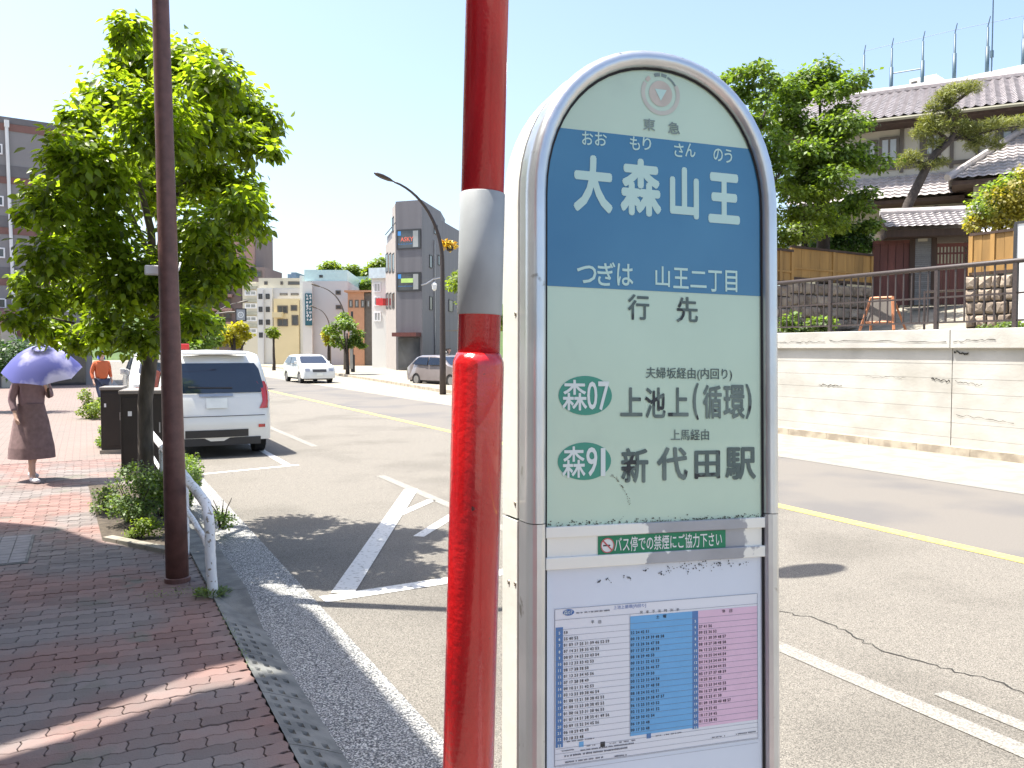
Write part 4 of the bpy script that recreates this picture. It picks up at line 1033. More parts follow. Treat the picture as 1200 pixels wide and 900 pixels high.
# ------------------------------------------------------------------ people
def limb_mesh(name, chain, m, parent, sub=2):
    """chain: list of (verts list with radii, edges) -> skin"""
    verts, edges = chain
    me = bpy.data.meshes.new(name); me.from_pydata([v[0] for v in verts], edges, [])
    me.materials.append(m); o = link(name, me, parent)
    sk = o.modifiers.new('skin', 'SKIN'); sk.use_smooth_shade = True
    me.skin_vertices[0].data[0].use_root = True
    for i, v in enumerate(verts): 
        r = v[1]; me.skin_vertices[0].data[i].radius = r if hasattr(r, '__len__') else (r, r)
    s = o.modifiers.new('sub', 'SUBSURF'); s.levels = sub; s.render_levels = sub
    dg = bpy.context.evaluated_depsgraph_get(); me2 = bpy.data.meshes.new_from_object(o.evaluated_get(dg))
    bpy.data.objects.remove(o); return link(name, me2, parent)
def person(label, loc, rz, H, skinm, top, bottom, hairm, shoe, pose='walk', skirt=False, hand_up=False, group=None):
    t = thing('person', label, 'person', loc, rz, group); s = H/1.65
    f = .16 if pose == 'walk' else .03
    J = {'pelvis':(0,0,.88),'waist':(0,.0,1.03),'chest':(0,-.01,1.20),'neck':(0,0,1.36),'head0':(0,-.015,1.44),'head1':(0,-.02,1.53),'head2':(0,-.01,1.60),
         'hipL':(-.09,0,.84),'kneeL':(-.09,-f*1.1,.46),'ankL':(-.09,-f*1.2,.07),'toeL':(-.10,-f*1.2-.14,.03),
         'hipR':(.09,0,.84),'kneeR':(.09,f*.3,.46),'ankR':(.09,f*1.8,.10),'toeR':(.10,f*1.8-.12,.03),
         'shL':(-.165,0,1.31),'elL':(-.22,.05,1.06),'wrL':(-.22,-.06,.86),
         'shR':(.165,0,1.31),'elR':(.21,.02,1.06),'wrR':(.20,-.10,.90)}
    if hand_up: J['elR'] = (.21,-.06,1.08); J['wrR'] = (.10,-.20,1.20)
    g = lambda k: tuple(c*s for c in J[k])
    V = [(g('pelvis'),(.13,.10)),(g('waist'),(.10,.07)),(g('chest'),(.12,.075)),(g('neck'),(.05,.05)),(g('head0'),(.065,.075)),(g('head1'),(.078,.095)),(g('head2'),(.06,.075)),
         (g('hipL'),.085),(g('kneeL'),.052),(g('ankL'),.035),(g('toeL'),.035),(g('hipR'),.085),(g('kneeR'),.052),(g('ankR'),.035),(g('toeR'),.035),
         (g('shL'),.052),(g('elL'),.036),(g('wrL'),.024),(g('shR'),.052),(g('elR'),.036),(g('wrR'),.024)]
    E = [(0,1),(1,2),(2,3),(3,4),(4,5),(5,6),(0,7),(7,8),(8,9),(9,10),(0,11),(11,12),(12,13),(13,14),(2,15),(15,16),(16,17),(2,18),(18,19),(19,20)]
    V = [(p, tuple(c*s for c in (r if hasattr(r,'__len__') else (r,r)))) for p, r in V]
    # hands: palm and five fingers each
    for side, wi, el in ((-1,17,'elL'),(1,20,'elR')):
        wv = Vector(V[wi][0]); dr = (wv-Vector(g(el))).normalized(); a = dr.cross(Vector((side,0,0))).normalized()
        palm = wv+dr*.06*s; V.append((tuple(palm), (.030*s,.014*s))); pi = len(V)-1; E.append((wi, pi))
        for k in range(4):
            o1 = palm+a*(k-1.5)*.019*s+dr*.03*s; o2 = o1+dr*(.045-.006*abs(k-1))*s+Vector((-side*.012,0,0))*s
            V.append((tuple(o1),(.0085*s,.0085*s))); V.append((tuple(o2),(.007*s,.007*s))); E += [(pi,len(V)-2),(len(V)-2,len(V)-1)]
        o1 = wv+dr*.035*s+a*.035*s; V.append((tuple(o1),(.009*s,.009*s))); V.append((tuple(o1+dr*.035*s+a*.012*s),(.008*s,.008*s))); E += [(pi,len(V)-2),(len(V)-2,len(V)-1)]
    limb_mesh('body', (V, E), skinm, t, 2)
    face = Vector(g('head1'))
    for sx in (-1,1):
        MB().lathe([(.001,-.006),(.010,-.003),(.010,.003),(.001,.006)], 8, (face.x+sx*.032*s, face.y-.088*s, face.z-.005*s)).build('eye', M['plastic_black'], t)
        MB().tube([(sx*.076*s,face.y+.01,face.z-.03*s),(sx*.084*s,face.y+.012,face.z),(sx*.078*s,face.y+.01,face.z+.02*s)], .012*s, 6).build('ear', skinm, t)
    MB().tube([(0,face.y-.085*s,face.z+.005),(0,face.y-.108*s,face.z-.025*s)], [.006*s,.013*s], 6).build('nose', skinm, t)
    MB().box(-.02*s,.02*s,face.y-.092*s,face.y-.080*s,face.z-.058*s,face.z-.050*s).build('mouth', mat('lips', (.35,.12,.1), rough=.5), t)
    limb_mesh('hair', ([((0,.012*s,1.52*s),(.09*s,.095*s)),((0,.015*s,1.60*s),(.075*s,.09*s)),((0,.05*s,1.44*s),(.07*s,.05*s))], [(0,1),(0,2)]), hairm, t, 1)
    # clothing: jacket with sleeves, trousers or skirt
    k = 1.16
    TV = [(g('pelvis'),(.17*s,.14*s)),(g('waist'),(.155*s,.13*s)),(g('chest'),(.18*s,.14*s)),((0,0,1.335*s),(.10*s,.09*s)),(g('shL'),.066*s),(g('elL'),.05*s),(tuple(Vector(g('elL')).lerp(Vector(g('wrL')),.8)),.038*s),(g('shR'),.066*s),(g('elR'),.05*s),(tuple(Vector(g('elR')).lerp(Vector(g('wrR')),.8)),.038*s)]
    limb_mesh('jacket', (TV, [(0,1),(1,2),(2,3),(2,4),(4,5),(5,6),(2,7),(7,8),(8,9)]), top, t, 2)
    if skirt:
        mb = MB(); n = 20; prof = [(.15,1.0),(.17,.90),(.20,.78),(.23,.60),(.26,.44),(.27,.30)]; rr = random.Random(2)
        for (a, z), (b, z2) in zip(prof[:-1], prof[1:]):
            vs = [((r+.012*math.sin(5*q*6.283/n))*math.cos(q*6.283/n)*s, (r*1.0+.012*math.sin(5*q*6.283/n))*math.sin(q*6.283/n)*s, zz1*s) for r, zz1 in ((a,z),(b,z2)) for q in range(n)]
            mb.add(vs, [(q,(q+1)%n,n+(q+1)%n,n+q) for q in range(n)])
        mb.build('skirt', bottom, t, smooth=True, fix=False)
    else:
        PV = [((0,0,.90*s),(.15*s,.115*s)),(g('hipL'),.102*s),(g('kneeL'),.07*s),(tuple(Vector(g('ankL'))+Vector((0,0,.04))),.055*s),(g('hipR'),.102*s),(g('kneeR'),.07*s),(tuple(Vector(g('ankR'))+Vector((0,0,.04))),.055*s)]
        limb_mesh('trousers', (PV, [(0,1),(1,2),(2,3),(0,4),(4,5),(5,6)]), bottom, t, 2)
    for a, b in (('ankL','toeL'),('ankR','toeR')):
        A_ = Vector(g(a)); B_ = Vector(g(b)); limb_mesh('shoe', ([((A_.x,A_.y+.03,.045*s),.045*s),((B_.x,B_.y+.03,.04*s),(.045*s,.035*s)),((B_.x,B_.y-.05*s,.035*s),(.038*s,.028*s))], [(0,1),(1,2)]), shoe, t, 1)
    return t, J, s
skinA = mat('skin', (.50,.32,.24), rough=.55, var=.05)
hairA = mat('hair_black', (.02,.016,.014), rough=.4)
pl = G(39,563,.12)
p1, J1, s1 = person('person walking towards us under a blue parasol in a mauve brown dress', pl, R(26), 1.58, skinA, mat('cloth_mauve', (.24,.16,.17), rough=.9, var=.1, scale=20), mat('cloth_mauve_brown', (.20,.13,.125), rough=.9, var=.15, scale=20), hairA, mat('shoe_white', (.55,.55,.58), rough=.6), skirt=True, hand_up=True)
hand = p1.matrix_world if False else None
mw = Matrix.Translation(pl) @ Matrix.Rotation(R(26), 4, 'Z'); hp_ = mw @ (Vector((.10,-.235,1.235))*s1)
pa_ = thing('parasol', 'open blue and pale lavender parasol held over a person on the left pavement', 'parasol', hp_)
pa_.rotation_euler = (R(24), R(-4), 0)
axis = (Vector((0,.10,.55))).normalized(); top = Vector((-.04,.10,.47))
MB().tube([(0,0,-.14),(0,0,0),top], .007, 8).build('shaft', M['rim'], pa_)
MB().tube([(0,0,-.17),(0,0,-.03)], .014, 8).build('handle', M['wood_dark'], pa_)
mb = MB(); vs = [tuple(top)]; n = 8; rings = 5
for j in range(1, rings+1):
    t_ = j/rings
    for q in range(n*4):
        a = q/(n*4)*6.2832; sc_ = 1-.055*math.sin((q % 4)/4*math.pi)*t_
        vs.append((top.x+.44*t_*math.cos(a)*sc_, top.y+.44*t_*math.sin(a)*sc_, top.z-.30*t_**1.9+.012*math.sin((q%4)/4*math.pi)*t_))
NN = n*4; fs = [(0,1+q,1+(q+1)%NN) for q in range(NN)]+[(1+(j-1)*NN+q,1+(j-1)*NN+(q+1)%NN,1+j*NN+(q+1)%NN,1+j*NN+q) for j in range(1,rings) for q in range(NN)]
lav = mat('parasol_fabric', (.09,.10,.36), rough=.7, col2=(.42,.42,.72), scale=2.2, cfac=(.46,.58), coords='Object', trans=.25)
mb.add(vs, fs).build('canopy', lav, pa_, fix=False, smooth=True)
for q in range(8):
    a = q/8*6.2832
    MB().tube([tuple(top-Vector((0,0,.01))),(top.x+.22*math.cos(a),top.y+.22*math.sin(a),top.z-.09),(top.x+.44*math.cos(a),top.y+.44*math.sin(a),top.z-.31)], .003, 5).build('rib', M['rim'], pa_)
MB().tube([tuple(top),(top.x,top.y,top.z+.05)], .005, 6).build('tip', M['rim'], pa_)
p2_ = G(120,486,.12)
person('person in an orange top and blue cap farther along the left pavement', p2_, R(20), 1.62, skinA, mat('cloth_orange', (.55,.13,.05), rough=.9), mat('cloth_navy', (.04,.05,.09), rough=.9), mat('cap_blue', (.06,.09,.35), rough=.8), M['plastic_black'])
person('person in a dark jacket with an orange bag strap standing at the grey car', (15.6,38.0,.11), R(30), 1.7, skinA, mat('cloth_grey', (.09,.09,.10), rough=.9), M['cabinet'], hairA, M['plastic_black'], pose='stand')

# ------------------------------------------------------------------ facades
class Fac:
    def __init__(s, pxL, dL, pxR, dR, z0=0):
        s.A = at(pxL, 409, dL); s.B = at(pxR, 409, dR); s.A.z = s.B.z = z0; s.z0 = z0
        s.W = (s.B-s.A).length; s.rz = math.atan2(s.B.y-s.A.y, s.B.x-s.A.x); s.u = (s.B-s.A).normalized()
    def x(s, px):
        r = HD+RT*((px-600)/FPX); a, b, c, d = s.u.x, -r.x, s.u.y, -r.y
        det = a*d-b*c; return ((-s.A.x)*d-b*(-s.A.y))/det
    def d(s, px): return (s.A+s.u*s.x(px)).dot(HD)
    def z(s, px, py): return CAMZ+(409.3-py)/FPX*s.d(px)-s.z0
    def root(s, name, label, cat, group=None): return thing(name, label, cat, s.A, s.rz, group)
def window(root, x0, x1, z0, z1, fm, pm_, fw=.07, y=-.03, mull=0, sill=True, recess=.12):
    mb = MB(); mb.box(x0,x0+fw,y,y+.06,z0,z1).box(x1-fw,x1,y,y+.06,z0,z1).box(x0+fw,x1-fw,y,y+.06,z1-fw,z1).box(x0+fw,x1-fw,y,y+.06,z0,z0+fw)
    for i in range(mull): xm = x0+(x1-x0)*(i+1)/(mull+1); mb.box(xm-fw*.35,xm+fw*.35,y+.005,y+.055,z0+fw,z1-fw)
    f = mb.build('window', fm, root)
    MB().box(x0+fw*.9,x1-fw*.9,y+.02,y+.024,z0+fw*.9,z1-fw*.9).build('pane', pm_, f)
    return f
def wall(root, x0, x1, y0, y1, z0, z1, m, name='wall', bevel=0): return MB().box(x0,x1,y0,y1,z0,z1).build(name, m, root, bevel=bevel)

# left apartment house with stripes
f = Fac(-60,35.7,108,39.0); b = f.root('apartment_house', 'grey apartment house with red brown stripes behind the street tree at the far left', 'building')
H1 = f.z(30,144)
stone_g = mat('facade_grey', (.24,.23,.23), rough=.9, var=.06, scale=.8); stone_d = mat('facade_dark_grey', (.15,.145,.15), rough=.9, var=.06); stone_r = mat('facade_red_brown', (.20,.11,.095), rough=.9, var=.08)
wall(b,0,f.W,.0,12,0,H1,stone_g)
def bandf(py0, py1, m, nm): wall(b,-.01,f.W+.01,-.025,.02,f.z(30,py1),f.z(30,py0),m,nm)
bandf(143,150,stone_d,'parapet'); bandf(150.5,158.5,stone_r,'stripe')
for y0 in (198,256,315,374):
    bandf(y0,y0+13,stone_d,'grey_band'); bandf(y0+13.4,y0+21,stone_r,'stripe')
for y0 in (171,231,291,350): 
    window(b, f.x(-14), f.x(9), f.z(0,y0+12), f.z(0,y0), M['win_white'], M['pane'], .06, -.05)
    window(b, f.x(78), f.x(96), f.z(85,y0+16), f.z(85,y0), M['win_white'], M['pane'], .06, -.05)
MB().tube([(f.x(19),-.09,0),(f.x(14),-.09,f.z(14,147))], .07, 8).build('drain_pipe', M['white_wall'], b)
wall(b, f.x(11.5),f.x(17),-.16,-.02,f.z(14,153),f.z(14,145),M['white_wall'],'drain_hopper')
wall(b, f.x(18),f.x(31),2,3,H1,H1+.35,stone_d,'roof_vent'); wall(b, f.x(-5),f.x(2),2,3,H1,H1+.3,stone_d,'roof_vent')
aw = MB(); xa0, xa1 = f.x(-60), f.x(20); za1 = f.z(5,361); za0 = f.z(5,379)
aw.add([(xa0,-.03,za1),(xa1,-.03,za1),(xa1,-1.3,za1-.25),(xa1,-1.3,za0),(xa0,-1.3,za1-.25),(xa0,-1.3,za0),(xa1,-.03,za0),(xa0,-.03,za0)], [(0,1,2,4),(4,2,3,5),(1,6,3,2),(0,7,5,4),(7,6,3,5)]).build('entrance_canopy', stone_r, b)
wall(b, f.x(-2),f.x(13),-1.2,-.8,0,za0,M['plaster'],'canopy_pillar')
wall(b, f.x(58),f.x(77),-.10,-.03,f.z(66,394),f.z(66,388),M['white_wall'],'sign_board'); wall(b, f.x(80),f.x(94),-.10,-.03,f.z(86,399),f.z(86,395),M['plaster'],'sign_board')
wall(b, f.x(55),f.x(100),-.06,-.02,0,f.z(80,402),M['pane'],'shop_glass')
wall(b, f.x(-60),f.x(55),-.9,-.86,0,1.0,stone_d,'low_wall')

# dark hedge left
rnd = np.random.default_rng(77)
def hedge(label, pxs, py, d, n, size, m, seed, ry, dz=1., name='hedge', group=None):
    rnd = np.random.default_rng(seed); cl = clouds([(p, py, ry*1.2, ry) for p in pxs], d); base = Vector(cl[0][0]); base.z = .1
    t = thing(name, label, 'hedge', base, 0, group); P, dd = foliage_pts(cl, n, rnd, .5); P -= np.array(base)
    c = link('foliage', leaf_mesh('foliage', P, dd, size, rnd, m), t); c['kind'] = 'stuff'
    MB().tube([(0,0,-.1),(0,0,.8)], .04, 6).build('stem', M['bark_dark'], t); return t
hedge('dark clipped hedge in front of the striped apartment house', (-30,-8,12,30), 418, 22, 3200, .10, M['leaf_dark'], 5, 22)

# brown apartment tower far left of the street
pinkm = mat('facade_pink_brown', (.32,.20,.17), rough=.9, var=.08, scale=.3); brn = mat('facade_brown', (.20,.155,.145), rough=.9, var=.08, scale=.3)
f = Fac(222,106,301,107); b = f.root('apartment_tower', 'brown and pink apartment tower partly behind the street tree crown', 'building')
wall(b,0,f.W,0,14,0,f.z(290,262),brn)
wall(b,f.x(276),f.W-.05,-1.2,0,f.z(290,330),f.z(290,270),pinkm,'bay')
for i, py in enumerate((285,300,315,331,346,362,378,394)):
    wall(b,.05,f.x(275),-1.25,-.02,f.z(260,py+3),f.z(260,py),pinkm,'balcony')
    window(b, f.x(284), f.x(292), f.z(288,py+12), f.z(288,py+2), M['win_brown'], M['pane'], .2, -1.28 if py < 330 else -.06)
    for xx in (228,240,252,264): window(b, f.x(xx), f.x(xx+8), f.z(260,py+13), f.z(260,py+4), M['win_brown'], M['pane'], .2, -.06)
f2 = Fac(296,105,311,105); b2 = f2.root('roof_block', 'low dark brown block stepping down beside the brown apartment tower', 'building')
wall(b2,0,f2.W,0,8,0,f2.z(303,314),brn); window(b2,.3,f2.W-.3,f2.z(303,326),f2.z(303,318),M['win_brown'],M['pane'],.15,-.06)

cream = mat('facade_cream', (.55,.51,.40), rough=.9, var=.05, scale=.4); white_f = mat('facade_white', (.62,.61,.57), rough=.9, var=.04, scale=.4)
yel = mat('facade_yellow_cream', (.60,.50,.30), rough=.9, var=.05, scale=.4); gry = mat('facade_pale_grey', (.48,.48,.48), rough=.9, var=.05, scale=.3)
cyan_g = mat('glass_screen', (.45,.62,.62), rough=.3, var=.05); navy = mat('banner_teal', (.02,.10,.13), rough=.6)
f = Fac(285,95,304,95); b = f.root('cream_apartments', 'narrow cream building with a grid of windows left of the white block', 'building')
wall(b,0,f.W,0,9,0,f.z(294,333),cream); wall(b,.4,1.2,1,3,f.z(294,333),f.z(294,330),cream,'roof_box')
for py in (340,355,370,384): 
    window(b,.25,f.W-.25,f.z(294,py+7),f.z(294,py+1),M['win_white'],M['pane_light'],.12,-.06,mull=1)
    wall(b,.15,f.W-.15,-.25,-.02,f.z(294,py-.5),f.z(294,py-4),mat('rail_olive',(.35,.35,.28),rough=.8) if py == 340 else bpy.data.materials['rail_olive'],'balcony')
f = Fac(302,92,356,92); b = f.root('white_apartments', 'white and cream apartment block in the middle of the far street', 'building')
wall(b,0,f.x(320),0,12,0,f.z(310,338),white_f); wall(b,f.x(320),f.W,.3,12,0,f.z(340,338),gry,'wall'); wall(b,0,f.W,.6,12,f.z(310,338)-.1,f.z(330,326),cream,'upper_storey')
wall(b,f.x(353),f.W,-.3,12,0,f.z(340,324),white_f,'side_wall')
for py in (345,360,375,390):
    for xx in (304,312.5): window(b,f.x(xx),f.x(xx+4.5),f.z(305,py+6),f.z(305,py),M['win_dark'],M['pane'],.1,-.06)
MB().box(f.x(309.5),f.x(310.5),-.25,-.05,0,f.z(310,340)).build('drain_pipe', gry, b)
for xx, wd in ((309,4),(328,3),(337,16)): window(b,f.x(xx),f.x(xx+wd),f.z(330,334),f.z(330,330),M['win_brown'],M['pane'],.1,.54)
for xx, wd in ((328,9),(341,9)): window(b,f.x(xx),f.x(xx+wd),f.z(330,346.5),f.z(330,344),M['win_brown'],M['pane_light'],.08,.24)
wall(b,f.x(323.5),f.x(352.5),-.7,.4,0,f.z(338,351),yel,'front_block')
for x0, x1, y0, y1 in ((328,340,359,368),(343.5,351,358.5,365),(328,340,374.5,383),(344.5,352.4,370,382)): window(b,f.x(x0),f.x(x1),f.z(338,y1),f.z(338,y0),M['win_brown'],M['pane'],.12,-.78,mull=1 if x1-x0 > 9 else 0)
wall(b,f.x(324),f.x(335),-1.5,-.72,f.z(338,373),f.z(338,367),yel,'balcony')
f = Fac(356.5,88,408,88.3); b = f.root('grey_office', 'pale grey office block with glass parapet and dark vertical banner', 'building')
wall(b,f.x(367),f.W,0,14,0,f.z(380,330),gry); wall(b,0,f.x(367.5),-.6,10,0,f.z(362,331),white_f,'stair_tower')
wall(b,f.x(357.5),f.W-.05,.1,13,f.z(380,330),f.z(380,317),cyan_g,'glass_parapet')
wall(b,f.x(359.8),f.x(367.7),-.85,-.62,f.z(362,382),f.z(362,345),navy,'banner')
rr = random.Random(6); mb = MB()
for cx_ in (362,365.5):
    for py in range(348, 380, 4):
        for k in range(3): xx = f.x(cx_+rr.uniform(-.8,.5)); z_ = f.z(362,py+rr.uniform(-1,1)); mb.box(xx,xx+rr.uniform(.06,.16),-.88,-.86,z_,z_+rr.uniform(.05,.22))
mb.build('banner_marks', M['win_white'], b)
for x0, x1, y0, y1 in ((394,400,341,346),(394,401,358,363)): window(b,f.x(x0),f.x(x1),f.z(397,y1),f.z(397,y0),M['win_brown'],M['pane'],.12,-.06)
window(b,f.x(375),f.x(379),f.z(377,326),f.z(377,323),M['win_dark'],M['pane'],.1,.04)
f = Fac(408,84,437,84); b = f.root('orange_building', 'low orange brown building with pale windows beyond the roadside tree', 'building')
org = mat('facade_orange', (.42,.22,.13), rough=.9, var=.06)
wall(b,0,f.x(427),0,8,0,f.z(415,343),org); wall(b,f.x(427),f.W,.2,8,0,f.z(430,344),M['win_brown'],'side_wall')
wall(b,-.3,f.W,-.3,8,f.z(415,343),f.z(415,341),org,'parapet')
for xx in (409.5,416.5,423.5,430): window(b,f.x(xx),f.x(xx+4.5),f.z(418,361),f.z(418,352),M['win_brown'],M['pane_light'],.12,-.06)
f = Fac(402,97,416,97); b = f.root('gabled_house', 'white gabled house end behind the orange brown building', 'building')
zt_ = f.z(409,331); ze = f.z(409,341)
MB().add([(0,0,0),(f.W,0,0),(f.W,0,ze),(f.W/2,0,zt_),(0,0,ze),(0,9,0),(f.W,9,0),(f.W,9,ze),(f.W/2,9,zt_),(0,9,ze)], [(0,1,2,3,4),(9,8,7,6,5),(1,6,7,2),(2,7,8,3),(3,8,9,4),(4,9,5,0)]).build('wall', white_f, b)
f = Fac(436,76,470,75); b = f.root('white_shop_building', 'narrow white building with a pale blue top beside the dark grey one', 'building')
wall(b,0,f.W,0,9,0,f.z(445,327),white_f); wall(b,-.12,f.W+.1,-.3,9,f.z(445,327),f.z(445,315),mat('panel_pale_blue',(.50,.58,.62),rough=.6),'roof_panel')
for py in (332,348,366): window(b,f.x(439),f.x(447),f.z(443,py+11),f.z(443,py),M['win_white'],M['pane_light'],.1,-.06,mull=1)
wall(b,f.x(449),f.x(457),-1.2,-.4,f.z(450,359),f.z(450,351),mat('red_sign',(.55,.03,.03),rough=.5),'red_sign')
f = Fac(404,120,452,120); b = f.root('green_roof_hall', 'long low hall with a pale green roof edge below the hill trees', 'building')
wall(b,0,f.W,0,10,0,f.z(425,335),pinkm); wall(b,-.3,f.W,-.4,10,f.z(425,335),f.z(425,325),mat('pale_green_edge',(.38,.55,.45),rough=.7),'roof_edge')
f = Fac(338,170,348,170); b = f.root('far_tower', 'small hazy blue high rise on the skyline above the white block', 'building')
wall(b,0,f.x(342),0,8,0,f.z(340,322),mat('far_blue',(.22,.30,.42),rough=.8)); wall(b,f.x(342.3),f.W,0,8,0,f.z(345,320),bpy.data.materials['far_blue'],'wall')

# dark grey corner building on the right side of the street
gm1 = mat('cladding_dark', (.13,.125,.135), rough=.55, var=.12, scale=2, stretch=(1,1,.05)); gm2 = mat('cladding_beige', (.30,.27,.25), rough=.8, var=.06, scale=2)
ft = Fac(464.5,66,495,65.2); b = ft.root('corner_building', 'dark grey slim corner building with big poster windows', 'building')
Hc = ft.z(480,237)
fs_ = Fac(495,65.2,541,78); fl_ = Fac(452.5,73,464.5,66)
def loc(p, fr=ft): v = Matrix.Rotation(-fr.rz, 4, 'Z') @ (p-fr.A); return (v.x, v.y)
pA = loc(ft.A); pB = loc(ft.B); pC = loc(fs_.A+fs_.u*fs_.x(517)); pD = loc(fs_.B); pL = loc(fl_.A)
MB().prism([pA,pB,pC,(pC[0]-1.5,pC[1]+4),(pA[0]+.3,pA[1]+5)], 0, Hc).build('tower', gm1, b)
MB().prism([(pC[0]-.02,pC[1]+.02),pD,(pD[0]-3,pD[1]+6),(pC[0]-3,pC[1]+4)], 0, fs_.z(525,264)).build('rear_wing', gm1, b)
MB().prism([pL,(pA[0]-.02,pA[1]+.02),(pA[0]+.15,pA[1]+3.3),(pC[0]-1,pC[1]+2.6),(pL[0]+2,pL[1]+5)], 0, fl_.z(458,283)).build('side_wing', gm2, b)
pm1 = loc(fl_.A+fl_.u*fl_.x(460.5))
MB().prism([pm1,(pA[0]-.03,pA[1]+.01),(pA[0]+.1,pA[1]+1.6),(pm1[0]+.8,pm1[1]+1.2)], 0, Hc-.15).build('stair_core', gm2, b)
posters = []
for (y0, y1, tcol) in ((270,293,'orange'),(320,342,'lime')):
    w_ = window(b, ft.x(466), ft.x(494), ft.z(480,y1), ft.z(480,y0), M['win_dark'], M['pane'], .10, -.06, mull=0)
    x0, x1 = ft.x(468), ft.x(486); z0 = ft.z(480,y1-4); z1 = ft.z(480,y0+4)
    MB().box(ft.x(485),ft.x(491),-.055,-.05,ft.z(480,y1-2),ft.z(480,y0+2)).build('curtain', M['pane_light'], w_)
    MB().box(ft.x(467),ft.x(471),-.058,-.053,ft.z(480,y0+7),ft.z(480,y0+2)).build('blue_poster', mat('poster_blue',(.05,.25,.6),rough=.5), w_)
    if tcol == 'orange':
        mb = MB(); text_fit(mb, 'ASKY', ft.x(470.5), ft.z(480,284), ft.x(485.5), ft.z(480,279), -.062, .02); mb.build('poster_lettering', mat('poster_red',(.75,.16,.10),rough=.5), w_, fix=False)
    else:
        MB().box(ft.x(471),ft.x(485),-.066,-.061,ft.z(480,332),ft.z(480,327)).build('lime_poster', mat('poster_lime',(.45,.65,.18),rough=.5), w_)
    mb = MB(); rr = random.Random(y0)
    for i in range(14): xx = ft.x(468+i*1.2); z_ = ft.z(480,y1-5.5); mb.box(xx,xx+.03,-.062,-.058,z_,z_+rr.uniform(.03,.10))
    mb.build('poster_marks', bpy.data.materials['poster_blue'], w_)
def fwin(fr, px0, px1, py0, py1, root_=b, yo=-.05):
    """window on a facade plane other than the root's"""
    e = bpy.data.objects.new('window', None)
    mb = MB(); x0, x1 = fr.x(px0), fr.x(px1); pm = (px0+px1)/2; z0, z1 = fr.z(pm,py1), fr.z(pm,py0); fw = .06
    mb.box(x0,x0+fw,yo,yo+.08,z0,z1).box(x1-fw,x1,yo,yo+.08,z0,z1).box(x0+fw,x1-fw,yo,yo+.08,z1-fw,z1).box(x0+fw,x1-fw,yo,yo+.08,z0,z0+fw)
    TT = Matrix.Rotation(-ft.rz,4,'Z') @ Matrix.Translation(-ft.A) @ Matrix.Translation(fr.A) @ Matrix.Rotation(fr.rz,4,'Z')
    mb.v = [tuple(TT @ Vector(v)) for v in mb.v]; w = mb.build('window', M['win_dark'], root_)
    m2 = MB().box(x0+fw*.9,x1-fw*.9,yo+.03,yo+.035,z0+fw*.9,z1-fw*.9); m2.v = [tuple(TT @ Vector(v)) for v in m2.v]; m2.build('pane', M['pane'], w)
    bpy.data.objects.remove(e)
for py in (255,):
    fwin(fl_, 460.9, 462.8, 256, 273)
for x in (453.2, 456.8, 460.6):
    fwin(fl_, x, x+2.4, 298, 320); fwin(fl_, x, x+2.4, 344, 362)
fwin(fs_, 503.5, 507, 300, 315); fwin(fs_, 503.5, 507, 348, 364); fwin(fs_, 509, 513, 264, 276); fwin(fs_, 513.5,516,300,312); fwin(fs_, 526,531,352,366)
for px in (509.5,):
    x = fs_.x(px); P0 = loc(fs_.A+fs_.u*x); MB().tube([(P0[0]+.06,P0[1]-.08,0),(P0[0]+.06,P0[1]-.08,fs_.z(px,283))], .05, 6).build('drain_pipe', M['rim'], b)
# terrace rail on the side wing
MB().tube([(pL[0],pL[1],fl_.z(458,283)+.9),(pA[0],pA[1],fl_.z(458,283)+.9)], .04, 6).build('roof_rail', M['win_dark'], b)
MB().prism([(pL[0]+.1,pL[1]+.1),(pA[0]-.05,pA[1]+.2),(pA[0],pA[1]+.3),(pL[0]+.15,pL[1]+.25)], fl_.z(458,283), fl_.z(458,283)+.75).build('parapet', gm1, b)
wall(b, .2, ft.W-.2, -.08, -.03, .2, 2.6, M['pane'], 'shop_front'); wall(b, .1, ft.W-.1, -.9, -.02, 2.7, 3.0, M['wood_red'], 'shop_awning')

# ------------------------------------------------------------------ street furniture far away
lamp_post('street_light', 'tall brown curved street light in front of the dark grey corner building', G(519,459,.11), R(180), 8.0, 2.7, .13, M['rail_brown'], 5.0, 'street lights along the road')
def thin_lamp(label, base, H, reach, rz=R(180)):
    return lamp_post('street_light', label, base, rz, H, reach, .11, M['win_brown'], H*.62, 'street lights along the road')
q = at(404,430,68); q.z = .05; thin_lamp('slim curved street light before the pale grey office', q, CAMZ+(409-336)/FPX*68, 2.6)
q = at(387,430,85); q.z = .05; thin_lamp('smallest far street light left of the roadside tree', q, CAMZ+(409-361)/FPX*85, 1.7)
q = at(247,430,60); q.z = .05; t_ = thin_lamp('pale curved street light rising out of the trees left of the white block', q, CAMZ+(409-353)/FPX*60, 2.6, R(0))
# wall lamp
wl = thing('wall_lantern', 'white glass lantern on a curved bracket by the corner building', 'lantern', at(516,328,40.2))
MB().tube([(0,0,.1),(-.35,0,.02),(-.7,0,-.2),(-.95,0,-.28)], .035, 6).build('bracket', M['rim'], wl)
MB().lathe([(.02,0),(.13,-.12),(.10,-.35),(.03,-.42)], 10, (-.3,0,-.1)).build('lantern_glass', M['white_wall'], wl)
ff = thing('flower_basket', 'yellow flower decoration hanging on the far brown street light', 'flowers', at(527,287,33.2))
P, dd = foliage_pts([((0,0,0),(.34,.2,.15)),((-.15,0,.1),(.2,.15,.1))], 320, np.random.default_rng(4), .3)
o = link('petals', leaf_mesh('petals', P, dd, .12, np.random.default_rng(4), mat('petal_yellow',(.75,.5,.02),rough=.6,isl=.3)), ff); o['kind'] = 'stuff'
MB().lathe([(.16,-.05),(.12,-.22),(.02,-.26)], 10).build('basket', M['bark_dark'], ff)
